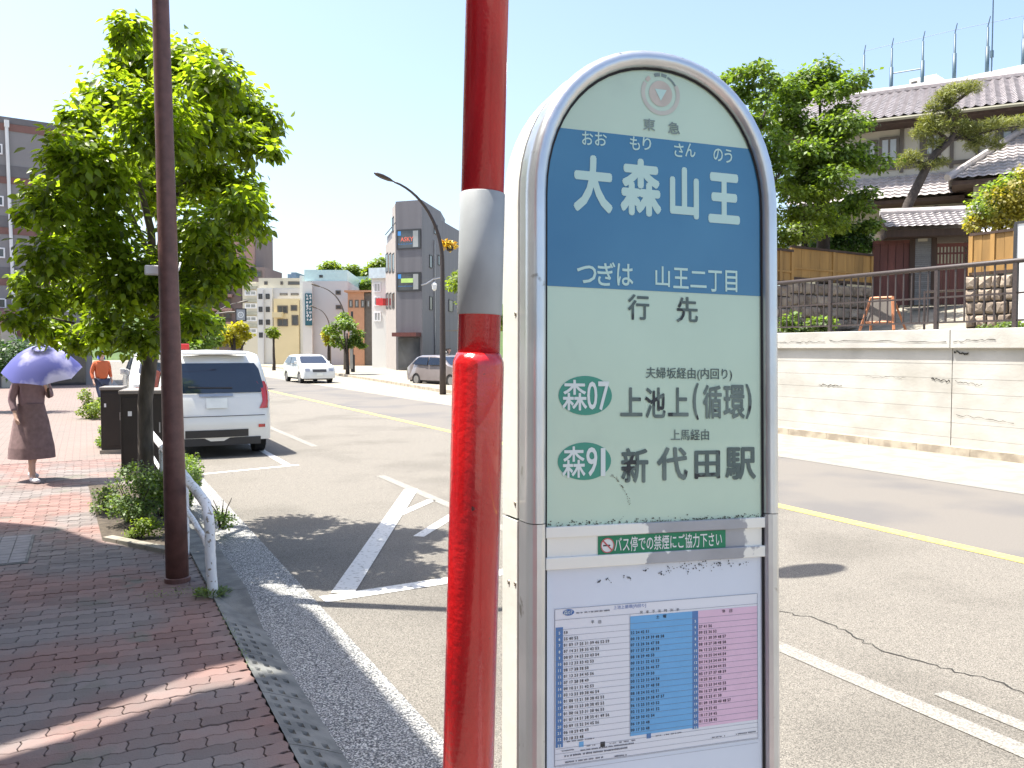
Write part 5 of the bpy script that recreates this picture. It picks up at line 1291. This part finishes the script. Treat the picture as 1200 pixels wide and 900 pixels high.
MB().tube([(0,0,.0),(-.2,0,.05),(-.33,0,0)], .015, 6).build('hanger', M['win_dark'], ff)
# sign on arm
q = at(252,430,40); q.z = .1
ts = thing('road_sign', 'dark framed square road sign with a round mark on an arm over the trees', 'road sign', q)
e1 = at(282.5,369,40)-q
MB().tube([(0,0,0),(0,0,e1.z-.3),(.15,-.05,e1.z+.05),(.6,-.3,e1.z+.12),(e1.x-.25,e1.y+.12,e1.z+.12)], .05, 8).build('arm', M['win_brown'], ts)
rzs = -YAW
def rot(v): return tuple(Matrix.Rotation(rzs,4,'Z') @ Vector(v)+e1)
def rbox(name, x0,x1,y0,y1,z0,z1,m): mb = MB().box(x0,x1,y0,y1,z0,z1); mb.v = [rot(v) for v in mb.v]; return mb.build(name, m, ts)
rbox('frame', -.25,.25,-.03,.03,-.30,.30,M['win_dark']); rbox('panel', -.20,.20,-.04,-.031,-.25,.25,mat('sign_grey_face',(.30,.31,.33),rough=.5))
mb = MB(); 
for r0, r1 in ((.10,.15),(.03,.06)):
    vs = []; 
    for i in range(25): a = i/24*6.2832; vs += [rot((r0*math.cos(a),-.045,r0*math.sin(a))), rot((r1*math.cos(a),-.045,r1*math.sin(a)))]
    mb.add(vs, [(2*i,2*i+1,2*i+3,2*i+2) for i in range(24)])
mb.build('ring_mark', M['white_wall'], ts, fix=False)
# grey utility pole with boxes near roadside tree
q = G(413,437,.05); up_ = thing('utility_pole', 'grey pole with a long panel in front of the roadside tree', 'pole', q)
dq = q.dot(HD); zq = lambda py: CAMZ+(409-py)/FPX*dq
MB().tube([(0,0,-.05),(0,0,zq(366))], .09, 10).build('pole', M['win_dark'], up_)
MB().box(-.22,-.0,-.12,-.1,.3,zq(375)).build('panel', M['rim'], up_)
MB().box(-.1,.16,-.1,.12,0,1.3).build('base_box', M['win_dark'], up_)
# small iron fence and parked bicycle area between the lamp and the red post
fe = thing('iron_fence', 'short dark iron fence beyond the far brown street light', 'fence', at(522,430,44)); fe.location.z = .1; fe.rotation_euler = (0,0,R(-40))
MB().box(0,3.2,-.02,.02,1.0,1.06).build('rail', M['win_dark'], fe); MB().box(0,3.2,-.02,.02,.2,.25).build('rail', M['win_dark'], fe)
bb = MB().box(-.015,.015,-.015,.015,.0,1.0).mesh('bar', M['win_dark'])
for i in range(17): link('bar', bb, fe, (i*.2,0,0))

# trees in the distance
def dtree(label, L, d, n, size, lm, seed, base_py=430, tr_=.12, group='trees along the street', name='tree', shell=.4, limbs=3, zb=.05, cat='tree', dj=.8, k=0, dz=1.0):
    cl = clouds(L, d, dz); rr = random.Random(seed); cl = [(along(c, rr.uniform(-dj,dj)), r) for c, r in cl]
    if k:
        rn = np.random.default_rng(seed+100); out = []
        for c, r in cl: out += subclumps(c, r, k, rn, .5, .8)
        cl = out
    cx_ = sum((c for c, r in cl), Vector())/len(cl); base = Vector((cx_.x, cx_.y, zb))
    return tree(name, label, cat, base, cl, n, size, lm, M['bark_dark'], tr_, seed, group, limbs, shell)
dtree('dark green bushy tree left of the minivan roof', [(222,385,22),(245,378,18),(232,400,22),(250,398,16),(205,392,18)], 30, 3000, .16, M['leaf_mid'], 41, k=4)
dtree('yellow green low tree behind the minivan roof', [(268,388,14),(282,386,12),(290,392,9),(260,396,12),(276,398,12)], 38, 2200, .15, M['leaf_yellow'], 42, k=4)
dtree('round green roadside tree in front of the far shops', [(392,385,10),(402,376,11),(412,382,12),(420,392,10),(396,398,12),(410,400,12),(422,404,7)], 55, 3000, .20, M['leaf_mid'], 43, k=4)
dtree('small yellow tree at the left edge of the roadside tree', [(384,392,6),(386,399,6)], 56, 700, .16, M['leaf_yellow'], 44)
dtree('small palm like shrub by the far white block', [(319,388,6),(322,391,5)], 70, 500, .25, M['leaf_bright'], 45)
hillg = 'trees on the distant hill'
dtree('leftmost round tree on the distant hill', [(388,314,10),(382,318,8),(396,318,8)], 190, 1400, .8, M['leaf_bright'], 46, group=hillg, tr_=.4)
dtree('middle round tree on the distant hill', [(414,318,9),(408,321,7),(421,321,8)], 185, 1300, .8, M['leaf_bright'], 47, group=hillg, tr_=.4)
dtree('rightmost tree on the distant hill beside the dark grey building', [(440,315,10),(448,310,10),(432,322,8),(452,320,10)], 180, 1700, .8, M['leaf_bright'], 48, group=hillg, tr_=.4)
dtree('dark tree peeping over the white block roof', [(310,325,7,3),(318,326,6,3)], 130, 500, .5, M['leaf_dark'], 49, group=hillg, tr_=.3)
dtree('small green tree above the orange brown building', [(425,337,7),(431,333,6),(420,341,5)], 100, 900, .4, M['leaf_mid'], 50, group='trees along the street')
dtree('green tree seen between the red post and the far street light', [(540,330,22),(556,345,24),(575,330,22),(585,370,20),(560,385,22)], 50, 3000, .25, M['leaf_bright'], 51, k=4)
struct('hill', MB().add([(-60,150,0),(200,150,0),(260,260,14),(-20,260,20),(260,400,0),(-60,400,0)], [(0,1,2,3),(3,2,4,5)]), M['leaf_mid'])

# ------------------------------------------------------------------ house on the terrace
def roof_panel(name, parent, x0, x1, y0, z0, y1, z1, m, sp=.27, course=.26, x0t=None, x1t=None, amp=.035):
    """tiled slope from the eave (y0,z0) to the ridge (y1,z1); optional narrower top for hips"""
    L = math.hypot(y1-y0, z1-z0); nc = max(2, round(L/course)); nx = max(2, round((x1-x0)/sp)); seg = 4
    x0t = x0 if x0t is None else x0t; x1t = x1 if x1t is None else x1t
    ny_, nz_ = -(z1-z0)/L*(1 if y1 > y0 else -1), abs(y1-y0)/L
    vs = []; W_ = nx*seg+1
    for j in range(nc):
        for e in (0, 1):
            t = (j+e)/nc; lift = .045*(1-e)+.012
            a = x0+(x0t-x0)*t; b_ = x1+(x1t-x1)*t
            for i in range(W_):
                x = min(max(x0+(x1-x0)*i/(W_-1), a), b_)
                ph = (i % seg)/seg; wv = amp*(1 if ph == 0 else (.35 if ph == .25 else (-.2 if ph == .5 else .1)))
                o = lift+wv
                vs.append((x, y0+(y1-y0)*t+ny_*o, z0+(z1-z0)*t+nz_*o))
    rows_ = 2*nc
    fs = [(r*W_+i, r*W_+i+1, (r+1)*W_+i+1, (r+1)*W_+i) for r in range(rows_-1) for i in range(W_-1)]
    o = MB().add(vs, fs).build(name, m, parent, fix=False); o['kind'] = 'stuff'; return o
HGZ = 3.1
fh = Fac(921,31.4,1200,27.9,HGZ); W = 14.0
hs = fh.root('terrace_house', 'large two storey traditional house with grey tiled roofs behind the gate', 'house')
zE = fh.z(1025,152); zR_ = CAMZ+(409-120)/FPX*33.6-HGZ; zW1 = fh.z(1025,207)
wall(hs, .3, W, .0, 9, 0, zE+.1, M['plaster'])
roof_panel('main_roof', hs, -.6, W+.6, -1.0, zE, 3.4, zR_, M['tile_grey'], sp=.30, course=.29, amp=.06)
MB().quad((-.6,8.0,zE),(W+.6,8.0,zE),(W+.6,3.4,zR_),(-.6,3.4,zR_)).build('rear_roof', M['tile_grey'], hs)
MB().box(-.55,W+.55,-.94,3.3,zE-.16,zE-.02).build('soffit', M['wood_dark'], hs)
MB().tube([(-.6,3.4,zR_+.13),(W+.6,3.4,zR_+.13)], .14, 8).build('ridge', M['tile_grey'], hs)
MB().tube([(-.55,-1.08,zE-.05),(W+.55,-1.08,zE-.05)], .06, 6).build('gutter', M['plaster_dark'], hs)
MB().add([(.3,-.005,zE),(.3,8,zE),(.3,3.4,zR_-.1)], [(0,1,2)]).build('gable', M['plaster'], hs)
# upper storey windows
for x0, x1, y0, y1 in ((1012,1024,168,198),(1026,1049,164,195),(1078,1098,160,186),(1166,1193,154,180)):
    window(hs, fh.x(x0), fh.x(x1), fh.z((x0+x1)/2,y1), fh.z((x0+x1)/2,y0), M['win_brown'], M['pane_light'], .09, -.06, mull=1 if x1-x0 > 15 else 0)
for px in (1052,1075,1110,1140,1162): MB().box(fh.x(px)-.06,fh.x(px)+.06,-.05,-.003,zW1,zE).build('timber_post', M['win_brown'], hs)
MB().box(.35,W-.05,-.06,-.004,fh.z(1025,203),fh.z(1025,199)).build('timber_beam', M['win_brown'], hs)
# lower roof
zl1 = fh.z(1040,210); zl0 = CAMZ+(409-236)/FPX*(fh.d(1040)-1.2)-HGZ
roof_panel('lower_roof', hs, .2, fh.x(1128), -1.5, zl0, 0, zl1, M['tile_grey'])
MB().box(.25,fh.x(1128)-.05,-1.42,-.01,zl0-.14,zl0-.02).build('lower_soffit', M['wood_dark'], hs)
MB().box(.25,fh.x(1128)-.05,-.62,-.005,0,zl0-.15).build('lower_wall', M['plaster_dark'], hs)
MB().box(fh.x(1053)+.02,fh.x(1053)+.5,-.66,-.6,zl0-.9,zl0-.5).build('vent', M['win_dark'], hs)
for px in (1062,1094): MB().box(fh.x(px)-.05,fh.x(px)+.05,-.66,-.61,0,zl0-.2).build('timber_post', M['win_brown'], hs)
# wing on the right with hipped roof
xw0 = fh.x(1112); yw = -2.9
zw = CAMZ+(409-212)/FPX*26.2-HGZ; zwt = zw+1.75
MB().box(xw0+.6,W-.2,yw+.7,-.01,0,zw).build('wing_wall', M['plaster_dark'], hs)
roof_panel('wing_roof', hs, xw0-.1, W+.4, yw, zw, -.1, zwt, M['tile_grey'], x0t=xw0+1.9, x1t=W+.4)
MB().tube([(xw0-.12,yw,zw+.08),(xw0+1.9,-.1,zwt+.12)], .11, 8).build('hip_ridge', M['tile_grey'], hs)
MB().tube([(xw0+1.9,-.1,zwt+.12),(W+.4,-.1,zwt+.12)], .12, 8).build('wing_ridge', M['tile_grey'], hs)
MB().add([(xw0-.1,yw,zw),(xw0+1.9,-.1,zwt),(xw0-.1,-.02,zw)], [(0,1,2)]).build('wing_hip', M['tile_grey'], hs)
MB().box(xw0,W+.3,yw+.08,-.05,zw-.14,zw-.02).build('wing_soffit', M['wood_dark'], hs)
window(hs, xw0+1.2, xw0+2.6, zw-1.5, zw-.45, M['win_brown'], M['pane'], .08, yw+.64)
MB().add([(xw0+.2,yw-.9,zw-1.75),(xw0+2.8,yw-.9,zw-1.75),(xw0+2.8,yw+.7,zw-1.35),(xw0+.2,yw+.7,zw-1.35),(xw0+.2,yw-.9,zw-1.82),(xw0+2.8,yw-.9,zw-1.82),(xw0+2.8,yw+.7,zw-1.42),(xw0+.2,yw+.7,zw-1.42)], [(0,1,2,3),(4,5,6,7),(0,1,5,4),(1,2,6,5),(3,0,4,7)]).build('porch_roof', M['white_wall'], hs)

# white building behind with a fence of posts on its roof
fb = Fac(1000,47,1330,38,HGZ); wb = fb.root('white_hall', 'plain white flat roofed building rising behind the tiled roof', 'building')
zt_ = fb.z(1200,79); wall(wb, fb.x(1008), fb.W, 0, 12, 0, zt_, M['white_wall'])
wall(wb, fb.x(1047), fb.x(1078), 1.5, 4, zt_, zt_+.9, M['white_wall'], 'roof_box')
window(wb, fb.x(1049), fb.x(1056), zt_+.25, zt_+.75, M['win_brown'], M['pane'], .05, 1.46)
nf = thing('roof_fence', 'line of tall blue grey posts with bent tops on the white roof', 'fence', fb.A+Vector((0,0,zt_)), fb.rz)
blu = mat('post_blue_grey', (.05,.09,.12), rough=.5, var=.1)
pts = [(1002,58),(1034,50),(1070,42),(1107,33),(1145,25),(1187,16),(1232,7),(1280,-4)]; tops = []
for px, py in pts:
    x = fb.x(px); h_ = fb.z(px,py)-zt_
    mb = MB(); mb.tube([(x,.5,-.3),(x,.5,h_-.45)], .06, 8); mb.tube([(x,.5,h_-.47),(x,.5,h_-.4),(x+.16,.3,h_)], .028, 6); mb.tube([(x,.5,-.3),(x,.5,h_*.5)], .10, 8)
    mb.build('post', blu, nf, smooth=True); tops.append((x,.5,h_-.25))
MB().tube(tops, .012, 5).build('wire', blu, nf)
MB().tube([(fb.x(1034),.5,fb.z(1034,89)-zt_),(fb.x(1070),.5,fb.z(1070,83)-zt_)], .035, 6).build('cross_rail', blu, nf)
an = thing('antenna_mast', 'thin lattice antenna mast beside the bent roof posts', 'antenna', fb.A+fb.u*fb.x(1154)+Vector((0,0,zt_)))
MB().tube([(0,0,0),(0,0,.8),(0,0,1.4),(0,0,5.2)], [.03,.03,.025,.018], 6).build('mast', blu, an); MB().box(-.06,.06,-.06,.06,.65,1.0).build('bracket', blu, an); MB().tube([(.05,0,.2),(.05,0,4.4)], .008, 5).build('cable', M['win_dark'], an)

# gate
fg = Fac(1018,24.3,1138,23.6,2.98); gt = fg.root('gate', 'tiled roof gate with dark red brown doors and a grey tiled pillar', 'gate')
gz = lambda px, py: fg.z(px, py)
roof_panel('gate_roof', gt, fg.x(1030), fg.W+.15, -.75, gz(1080,272), .35, gz(1080,252)+.05, M['tile_grey'], sp=.2, course=.2, amp=.025)
MB().quad((fg.x(1030),1.35,gz(1080,272)),(fg.W+.15,1.35,gz(1080,272)),(fg.W+.15,.35,gz(1080,252)+.05),(fg.x(1030),.35,gz(1080,252)+.05)).build('rear_roof', M['tile_grey'], gt)
MB().tube([(fg.x(1030),.35,gz(1080,252)+.13),(fg.W+.15,.35,gz(1080,252)+.13)], .10, 8).build('ridge', M['tile_grey'], gt)
MB().box(fg.x(1032),fg.W+.05,-.6,1.2,gz(1080,281),gz(1080,273)).build('eaves_beam', M['wood_dark'], gt)
mbp = None; xl0, xl1 = fg.x(1020), fg.x(1065.5); zt0 = gz(1045,283); k = 5
for i in range(k):
    a = xl0+(xl1-xl0)*i/k; MB().box(a+.006,a+(xl1-xl0)/k-.006,-.02,.03,0,zt0).build('door_board', M['wood_red'], gt)
MB().box(xl0,xl1,.03,.05,0,zt0-.02).build('door_backing', M['black'], gt)
MB().box(xl0,xl1,-.05,-.02,zt0-.10,zt0).build('door_rail', M['wood_red'], gt)
xp0_, xp1_ = fg.x(1067), fg.x(1090); zp = gz(1080,276)
tl_m = mat('pillar_tile', (.15,.15,.155), rough=.5, var=.12, scale=20, isl=.15)
MB().box(xp0_+.01,xp1_-.01,-.03,.5,0,zp).build('pillar', M['joint'], gt)
tm_ = MB().box(.004,(xp1_-xp0_)-.004,-.045,-.03,.003,.052).mesh('pillar_tile', tl_m)
for i in range(int(zp/.0565)): link('pillar_tile', tm_, gt, (xp0_,0,i*.0565))
MB().box(xp0_+.12,xp0_+.36,-.07,-.046,zp-.20,zp-.12).build('name_plate', M['plaster'], gt)
xd0, xd1 = fg.x(1093), fg.x(1137); zd = gz(1115,286)
for i in range(5): a = xd0+(xd1-xd0)*i/5; MB().box(a+.005,a+(xd1-xd0)/5-.005,-.01,.03,0,zd*.62).build('door_board', M['wood_red'], gt)
MB().box(xd0,xd1,-.03,.03,zd*.62,zd*.67).build('door_rail', M['wood_red'], gt); MB().box(xd0,xd1,-.03,.03,zd-.1,zd).build('door_rail', M['wood_red'], gt)
lm_ = MB().box(-.018,.018,-.02,.02,zd*.67,zd-.1).mesh('lattice_bar', M['wood_red'])
for i in range(11): link('lattice_bar', lm_, gt, (xd0+(xd1-xd0)*(i+.5)/11,0,0))
MB().box(xd0,xd1,-.03,.03,zd*.82,zd*.85).build('door_rail', M['wood_red'], gt)
for px in (1066.3,1091.5,1138): MB().box(fg.x(px)-.07,fg.x(px)+.07,-.06,.08,0,gz(1080,281)).build('gate_post', M['wood_dark'], gt)

def stone_wall(name, label, fr, rows_, z1, seed, cols, depth=.35):
    t = fr.root(name, label, 'wall'); rr = random.Random(seed); z = -.15; hh = (z1+.15)/rows_
    for r in range(rows_):
        x = 0; 
        while x < fr.W-.01:
            wd = min(fr.W/cols*rr.uniform(.65,1.35), fr.W-x)
            if fr.W-x-wd < .12: wd = fr.W-x
            g = .018; x0, x1 = x+g, x+wd-g; a0, a1 = z+g, z+hh-g; j = lambda s=.035: rr.uniform(-s, s); p = rr.uniform(.02,.09)
            outer = [(x0+j(.015),0,a0+j(.015)),(x0+(x1-x0)*.5,0,a0-.004),(x1+j(.015),0,a0+j(.015)),(x1,0,a0+(a1-a0)*.5),(x1+j(.015),0,a1+j(.015)),(x0+(x1-x0)*.5,0,a1+.004),(x0+j(.015),0,a1+j(.015)),(x0,0,a0+(a1-a0)*.5)]
            cx_, cz_ = (x0+x1)/2, (a0+a1)/2
            inner = [(cx_+(u-cx_)*.72+j(.02), -p+j(.02), cz_+(v-cz_)*.70+j(.02)) for u,_,v in outer]
            back = [(u,.12,v) for u,_,v in outer]
            n = 8; MB().add(back+outer+inner+[(cx_+j(.04),-p-.02,cz_+j(.03))], [(i,(i+1)%n,n+(i+1)%n,n+i) for i in range(n)]+[(n+i,n+(i+1)%n,2*n+(i+1)%n,2*n+i) for i in range(n)]+[(2*n+i,2*n+(i+1)%n,3*n) for i in range(n)]).build('stone', M['stone'], t)
            x += wd
        z += hh
    MB().box(.02,fr.W-.02,.03,depth,-.2,z1-.02).build('mortar', M['joint'], t)
    return t
def board_fence(label, fr, z0, z1, nb, end_post=True, seed=1):
    t = fr.root('board_fence', label, 'fence'); wd = fr.W/nb; rr = random.Random(seed)
    me = MB().box(.004,wd-.004,-.012,.012,z0+.06,z1-.06).mesh('board', M['wood_fence'])
    for i in range(nb): link('board', me, t, (i*wd,rr.uniform(-.003,.003),0))
    MB().box(-.03,fr.W+.03,-.05,.05,z1-.06,z1).build('cap_rail', M['wood_dark'], t); MB().box(0,fr.W,-.035,.03,z0+.28,z0+.33).build('cross_rail', M['wood_fence'], t)
    MB().box(-.02,fr.W+.02,-.045,.04,z0,z0+.07).build('bottom_rail', M['wood_dark'], t)
    for x in [0, fr.W*.5, fr.W]: MB().box(x-.05,x+.05,-.045,.045,z0,z1-.06).build('post', M['wood_fence'], t)
    MB().box(.02,fr.W-.02,.02,.03,z0+.07,z1-.07).build('backing', M['wood_dark'], t)
    return t
fr = Fac(1130,19.6,1200,18.6,2.1); z1 = fr.z(1165,323)
stone_wall('stone_wall', 'rough stone wall below the sunlit board fence right of the gate', fr, 5, z1, 3, 5)
fr2 = Fac(1136,19.9,1188,19.0,2.1); board_fence('sunlit yellow brown board fence on the stone wall right of the gate', fr2, z1+.05, fr2.z(1160,272), 4)
fr = Fac(1187,18.4,1262,17.4,2.1); pb1 = fr.root('white_partition', 'bright white panel wall at the right edge behind the railing', 'wall'); wall(pb1,0,fr.W,0,.12,.1,fr.z(1195,263),M['white_wall'],'panel'); wall(pb1,-.02,fr.W,-.02,.14,fr.z(1195,263),fr.z(1195,263)+.05,M['win_dark'],'cap'); wall(pb1,-.03,.03,-.03,.15,.0,fr.z(1195,263),M['win_dark'],'post')
fr = Fac(926,21.6,1019,23.6,2.1); z1 = fr.z(960,333)
stone_wall('stone_wall', 'shaded stone wall below the brown fence left of the gate', fr, 5, z1, 4, 8)
board_fence('shaded brown board fence under the trees left of the gate', Fac(926,21.7,1019,23.7,2.1), z1+.05, fr.z(960,292), 9, seed=4)
fr = Fac(898,20.6,926,21.2,2.1); stone_wall('stone_wall', 'sunlit corner of stone wall just right of the sign', fr, 5, fr.z(915,335), 5, 2)
board_fence('short sunlit board fence just right of the bus stop sign', Fac(898,20.7,926,21.3,2.1), fr.z(915,335)+.05, fr.z(915,292), 3, seed=6)

# folding menu board
d_ = 16.6; fa = Fac(1012,d_,1056,d_-.5,2.1); ab = fa.root('menu_board', 'wooden A shaped folding board standing on the terrace behind the railing', 'board')
zt_ = fa.z(1030,349); w_ = .46; wr_ = mat('board_orange_wood', (.40,.16,.07), rough=.6, var=.15, scale=10)
def slat(a, b_, r, m, nm, par=ab):
    a = Vector(a); b_ = Vector(b_); MB().tube([a,b_], r, 4).build(nm, m, par)
for (x0, x1) in ((.06,.13),(.60,.53)):
    slat((x0-.05 if x0 < .3 else x0+.05,-.22,0),(x1,0,zt_), .027, wr_, 'leg'); slat((x0-.05 if x0 < .3 else x0+.08,.30,0),(x1,0.02,zt_), .027, wr_, 'leg')
slat((.13,0,zt_-.01),(.53,0,zt_-.01), .026, wr_, 'top_rail'); slat((.04,-.15,.16),(.60,-.15,.16), .022, wr_, 'bottom_rail')
MB().add([(.09,-.13,.18),(.57,-.13,.18),(.52,-.02,zt_-.04),(.14,-.02,zt_-.04),(.09,-.12,.18),(.57,-.12,.18),(.52,-.01,zt_-.04),(.14,-.01,zt_-.04)], [(0,1,2,3),(4,5,6,7),(0,1,5,4),(1,2,6,5),(2,3,7,6),(3,0,4,7)]).build('panel', M['win_brown'], ab)
# diagonal hand rail by the steps
hr = thing('step_handrail', 'slanting metal handrail of the steps up to the gate', 'handrail', at(1083,380,17.6)); hr.location.z = 2.12
e_ = at(1131,340,20)-hr.location; MB().tube([(0,0,0),(0,0,.80),(e_.x,e_.y,e_.z)], .025, 8).build('rail', M['rail_brown'], hr); MB().tube([(e_.x*.5,e_.y*.5,.2),(e_.x*.5,e_.y*.5,.8+(e_.z-.8)*.5)], .022, 8).build('post', M['rail_brown'], hr)

# trees and shrubs on the terrace
g3 = 'garden trees on the terrace'
dtree('tall dense green garden tree before the tiled house', [(930,115,30),(965,92,26),(945,100,28),(985,105,26),(1000,135,24),(915,150,26),(950,145,38),(985,165,34),(935,185,32),(1000,190,24),(965,215,34),(1005,225,22),(985,250,30),(1010,265,16),(920,215,26)], 23.4, 19000, .13, M['leaf_mid'], 61, group=g3, zb=2.6, tr_=.2, shell=.35, dj=1.0, k=4, dz=1.8)
dtree('green tree top showing just above the right shoulder of the sign', [(858,92,16),(878,88,18),(895,96,14),(880,115,18),(866,110,14),(895,140,20),(905,170,20),(900,200,18),(800,140,26),(830,170,28),(810,215,32),(850,215,30),(780,180,26),(840,262,30),(875,240,26),(865,180,24)], 22.5, 12000, .14, M['leaf_mid'], 62, group=g3, zb=2.6, tr_=.15, dj=.6, k=4, dz=1.8)  # clumps hidden behind the sign are added to shade the fence
dtree('layered clipped bright green tree beside the sign', [(935,228,24,9),(965,226,20,8),(920,252,22,10),(950,248,26,10),(935,272,30,11),(975,262,22,10),(915,280,16,10)], 22.5, 5200, .10, M['leaf_bright'], 63, group=g3, zb=2.4, tr_=.09, dj=.4, shell=.6)
dtree('dark shaded shrub behind the fence left of the gate', [(990,280,26,16),(1010,285,18,14),(965,285,22,12)], 24.5, 2600, .13, M['leaf_dark'], 64, group=g3, zb=2.6)
dtree('yellow green bush with orange tips above the sunlit fence', [(1165,240,26),(1190,225,26),(1150,256,16),(1180,258,24),(1205,245,24),(1140,262,10),(1198,210,16),(1168,222,14)], 20.5, 5200, .10, M['leaf_orange'], 65, group=g3, zb=2.2, tr_=.08, dj=.4)
# pine
pn = thing('pine_tree', 'leaning pine with cloud shaped needle pads in front of the tiled roof', 'tree', at(1050,262,26.3)); pn.location.z = 3.1; pb0 = pn.location.copy()
def pr_(px, py, d=26.3): return at(px, py, d)-pb0
MB().tube([(-.1,0,-.3),pr_(1055,268),pr_(1064,240),pr_(1078,212),pr_(1088,192),pr_(1096,180),pr_(1110,168),pr_(1118,158),pr_(1115,142),pr_(1110,125),pr_(1120,115)], [.2,.15,.145,.135,.12,.11,.10,.09,.07,.05,.03], 10).build('trunk', M['bark_dark'], pn, smooth=True)
for ps in (((1088,192),(1075,190),(1062,193)),((1096,180),(1108,166),(1135,160),(1165,152),(1195,148)),((1112,165),(1100,155),(1085,150)),((1112,128),(1100,128),(1090,135)),((1118,158),(1140,165),(1155,172)),((1112,125),(1130,112),(1142,104))):
    MB().tube([pr_(x,y) for x,y in ps], [.07-.05*i/(len(ps)-1) for i in range(len(ps))], 6).build('limb', M['bark_dark'], pn, smooth=True)
pads = clouds([(1120,106,16,8),(1138,103,12,7),(1106,114,13,7),(1094,126,9,7),(1115,133,11,5),(1090,142,13,7),(1080,155,12,8),(1100,150,16,8),(1125,148,14,8),(1145,150,18,7),(1168,146,16,7),(1190,143,14,6),(1210,142,12,6),(1150,165,18,6),(1168,172,8,5),(1140,172,8,5),(1095,168,10,6),(1068,184,12,7),(1060,190,9,6),(1088,194,13,6),(1104,190,8,5),(1110,122,8,6),(1132,158,10,6)], 26.3)
rnd = np.random.default_rng(66); P, dd = foliage_pts(pads, 12000, rnd, .15); P -= np.array(pb0)
o = link('needles', leaf_mesh('needles', P, dd, .15, rnd, M['needle'], droop=-.5, width=.22), pn); o['kind'] = 'stuff'
shrub('pale leafy plant at the foot of the stone wall behind the railing', at(935,380,19.5), (.5,.3,.28), 700, .12, M['leaf_shrub'], 71, 'small plants on the terrace').location.z = 2.12
shrub('leafy plant between the fence posts left of the folding board', at(968,382,19), (.45,.3,.22), 600, .11, M['leaf_shrub'], 72, 'small plants on the terrace').location.z = 2.12
shrub('low weeds under the stone wall at the right edge', at(1175,384,17.8), (.8,.2,.14), 600, .06, M['leaf_shrub'], 73, 'small plants on the terrace').location.z = 2.12

# ------------------------------------------------------------------ unseen building added left of the frame to shade the pavement
sb = thing('shade_building', 'unseen beige building added beside the pavement with slabs cut to shade it', 'building', (0,0,0))
hz = 7.0
wall(sb,-9,-3.1,-6,9.3,.12,hz-.01,M['plaster'])
def sh(p): return (p[0]-SA*hz, p[1]+SB*hz)
gp = lambda px, py: tuple(G(px,py,.12))[:2]
upper = [gp(-40,885), gp(0,872), gp(100,838), gp(180,806), gp(240,782), gp(290,772), gp(318,772)]
lower = [gp(-40,905), gp(0,893), gp(90,866), gp(180,834), gp(240,812), gp(300,800)]
A_ = [(-4.2,9.6),(-.75,9.3),(-.28,8.8),(.1,7.9),(.56,7.35),(.95,6.7),(1.10,6.3),(1.27,5.6),(1.27,4.62),(.98,4.60)]+upper[::-1]+[(-4.2,upper[0][1]-.1)]
B_ = [(-4.2,lower[0][1]-.15)]+lower+[(1.0,4.58),(1.27,4.60),(1.27,2.7),(-4.2,2.7)]
for poly in (A_, B_): MB().prism([sh(p) for p in poly][::-1], hz, hz+.18).build('shade_slab', M['concrete_pale'], sb)  # slabs cut to the shade outline; the slot lets the light streak through
for i in range(3):
    for j in range(2):
        y0 = .2+i*3.0; z0 = .9+j*3.1; mb = MB(); mb.box(-3.12,-3.04,y0,y0+.08,z0,z0+1.9).box(-3.12,-3.04,y0+1.92,y0+2.0,z0,z0+1.9).box(-3.12,-3.04,y0+.08,y0+1.92,z0,z0+.08).box(-3.12,-3.04,y0+.08,y0+1.92,z0+1.82,z0+1.9)
        wq = mb.build('window', M['win_dark'], sb); MB().box(-3.09,-3.07,y0+.08,y0+1.92,z0+.08,z0+1.82).build('pane', M['pane'], wq)
